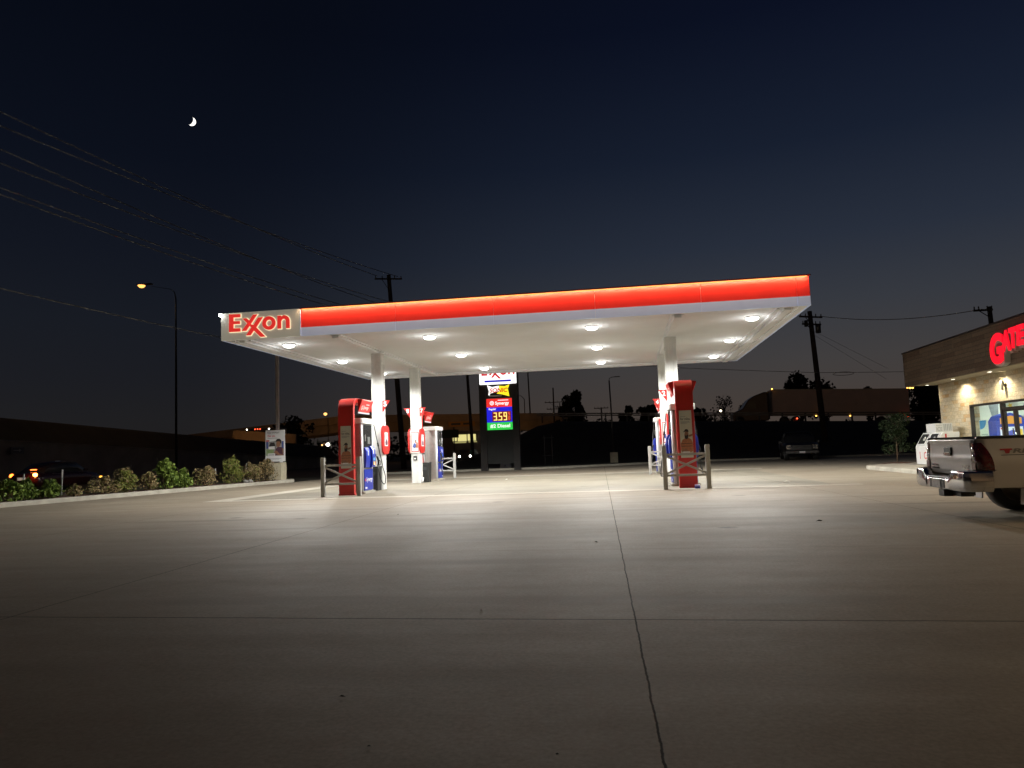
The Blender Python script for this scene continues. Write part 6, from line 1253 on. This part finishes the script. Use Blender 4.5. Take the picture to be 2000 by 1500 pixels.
# red lit letters on the fascia with a grey shadow board behind
ss = thing('store_sign', 'red lit sign letters GATE on the plank fascia', 'sign', (XF - .1, 22.9, 3.1))
rl = mat('store_letter_red', (.55, .006, .02), .35, emit=(1.0, .004, .022), es=1.05); gb = mat('letter_return_grey', (.45, .42, .38), .4, noise=(4, .1))
for ch, ya, w, za, h in (('G', 23.66, .78, 3.15, .90), ('A', 22.98, .50, 3.46, .60), ('T', 22.52, .42, 3.50, .58), ('E', 22.14, .44, 3.53, .56)):
    b = MB(); letters(b, ch, (XF - .17, ya, za), *FNX, w, h, .03, bold=.05, shear=.12); l_ = b.build('letter', rl, ss)
    b = MB(); letters(b, ch, (XF - .01, ya - .03, za - .075), *FNX, w, h, .155, bold=.05, shear=.12); b.build('letter_return', gb, l_)
# white ice chest and its cooling box
ic = thing('ice_chest', 'white slant-front ice chest with two dark doors at the store corner', 'ice chest', (10.9, 28.4, .13))
cw = mat('chest_white', (.62, .62, .60), .4, noise=(3, .08)); redv = mat('red_vinyl', (.45, .02, .02), .4)
ya, yb = 27.55, 29.25
b = MB(); b.poly([(10.62, .14), (11.45, .14), (11.45, 1.26), (10.92, 1.26), (10.62, .78)], (0, yb, 0), (1, 0, 0), (0, 0, 1), yb - ya); b.build('cabinet', cw, ic, bevel=.012)
Vs = Vector((.30, 0, .48)).normalized(); Ns = Vector((-.48, 0, .30)).normalized()
for y0, y1 in ((ya + .10, ya + .80), (ya + .92, yb - .08)):
    O = Vector((10.62, y1, .78)) + Ns * .002
    b = MB(); b.poly([(0, .04), (y1 - y0, .04), (y1 - y0, .53), (0, .53)], O, (0, -1, 0), Vs, .022); dd = b.build('door', cw, ic, bevel=.004)
    b = MB(); b.poly([(.06, .09), (y1 - y0 - .06, .09), (y1 - y0 - .06, .49), (.06, .49)], O + Ns * .0225, (0, -1, 0), Vs, .004); b.build('dark_panel', dark_glass, dd)
    b = MB(); c = O + Ns * .05 + Vector((0, -(y1 - y0) * .75, 0)) + Vs * .28; b.tube([c + Vs * (.07 * math.cos(k * .5236)) + Vector((0, .06 * math.sin(k * .5236), 0)) for k in range(13)], .010, 6); b.build('handle', letter_white, dd)
b = MB(); letters(b, 'I', (10.619, yb - .35, .33), *FNX, .05, .26, .002); letters(b, 'C', (10.619, yb - .72, .33), *FNX, .22, .26, .002, bold=.01); letters(b, 'E', (10.619, yb - 1.25, .33), *FNX, .2, .26, .002, bold=.01); b.build('lettering', redv, ic)
b = MB(); letters(b, 'I', (10.98, ya - .001, .98), *FX, .055, .22, .003); letters(b, 'CE', (11.08, ya - .001, .98), *FX, .3, .01, .003); b.build('lettering', redv, ic)
b = MB(); b.box((10.98, 28.3, 1.262), (11.55, 29.1, 1.58)); cb_ = b.build('cooling_box', cw, ic, bevel=.006)
b = MB()
for k in range(5): b.box((11.26 + k * .055, 28.296, 1.31), (11.285 + k * .055, 28.299, 1.55))
b.build('vent_slots', letter_grey, cb_)
b = MB(); letters(b, 'ICE', (11.02, 28.299, 1.31), *FX, .19, .13, .002, bold=.01); b.box((11.01, 28.297, 1.50), (11.21, 28.299, 1.51)); b.build('lettering', letter_grey, cb_)
# small scraps on the concrete
def scrap(x, y, s, m_, label, seed):
    rng = random.Random(seed); b = MB(); P = [(x + s * math.cos(k * 1.05) * rng.uniform(.5, 1.2), y + s * .6 * math.sin(k * 1.05) * rng.uniform(.5, 1.2), .005 + rng.uniform(0, .35) * s) for k in range(6)]
    b.add([(x, y, .006 + .5 * s)] + P, [(0, 1 + k, 1 + (k + 1) % 6) for k in range(6)]); tag(b.build('litter', m_, recalc=False), label, 'litter', 'scraps on the concrete')
scrap(-1.07, 5.39, .022, mat('pale_scrap', (.4, .38, .33), .8), 'pale scrap just beyond the cross joint near the centre', 1)
dl_ = mat('dry_leaf', (.03, .022, .015), .9)
scrap(-1.39, 3.51, .018, dl_, 'dark scrap alone in the near concrete, middle left', 2); scrap(-1.05, 2.93, .013, dl_, 'dark scrap at the very front, left of centre', 3)
scrap(-4.32, 13.9, .03, dl_, 'dark speck in front of the left guard', 4); scrap(2.68, 11.11, .05, dl_, 'flat dark scrap behind the silver pickup', 5); scrap(4.47, 21.78, .09, refl, 'white scrap right of the right guard', 6)
scrap(-4.66, 29.57, .07, refl, 'white scrap under the canopy between the islands', 7); scrap(-.3, 2.9, .010, dl_, 'tiny dark scrap at the very front, centre', 8); scrap(-.38, 9.21, .03, dl_, 'pale brown scrap beside the long joint', 9)
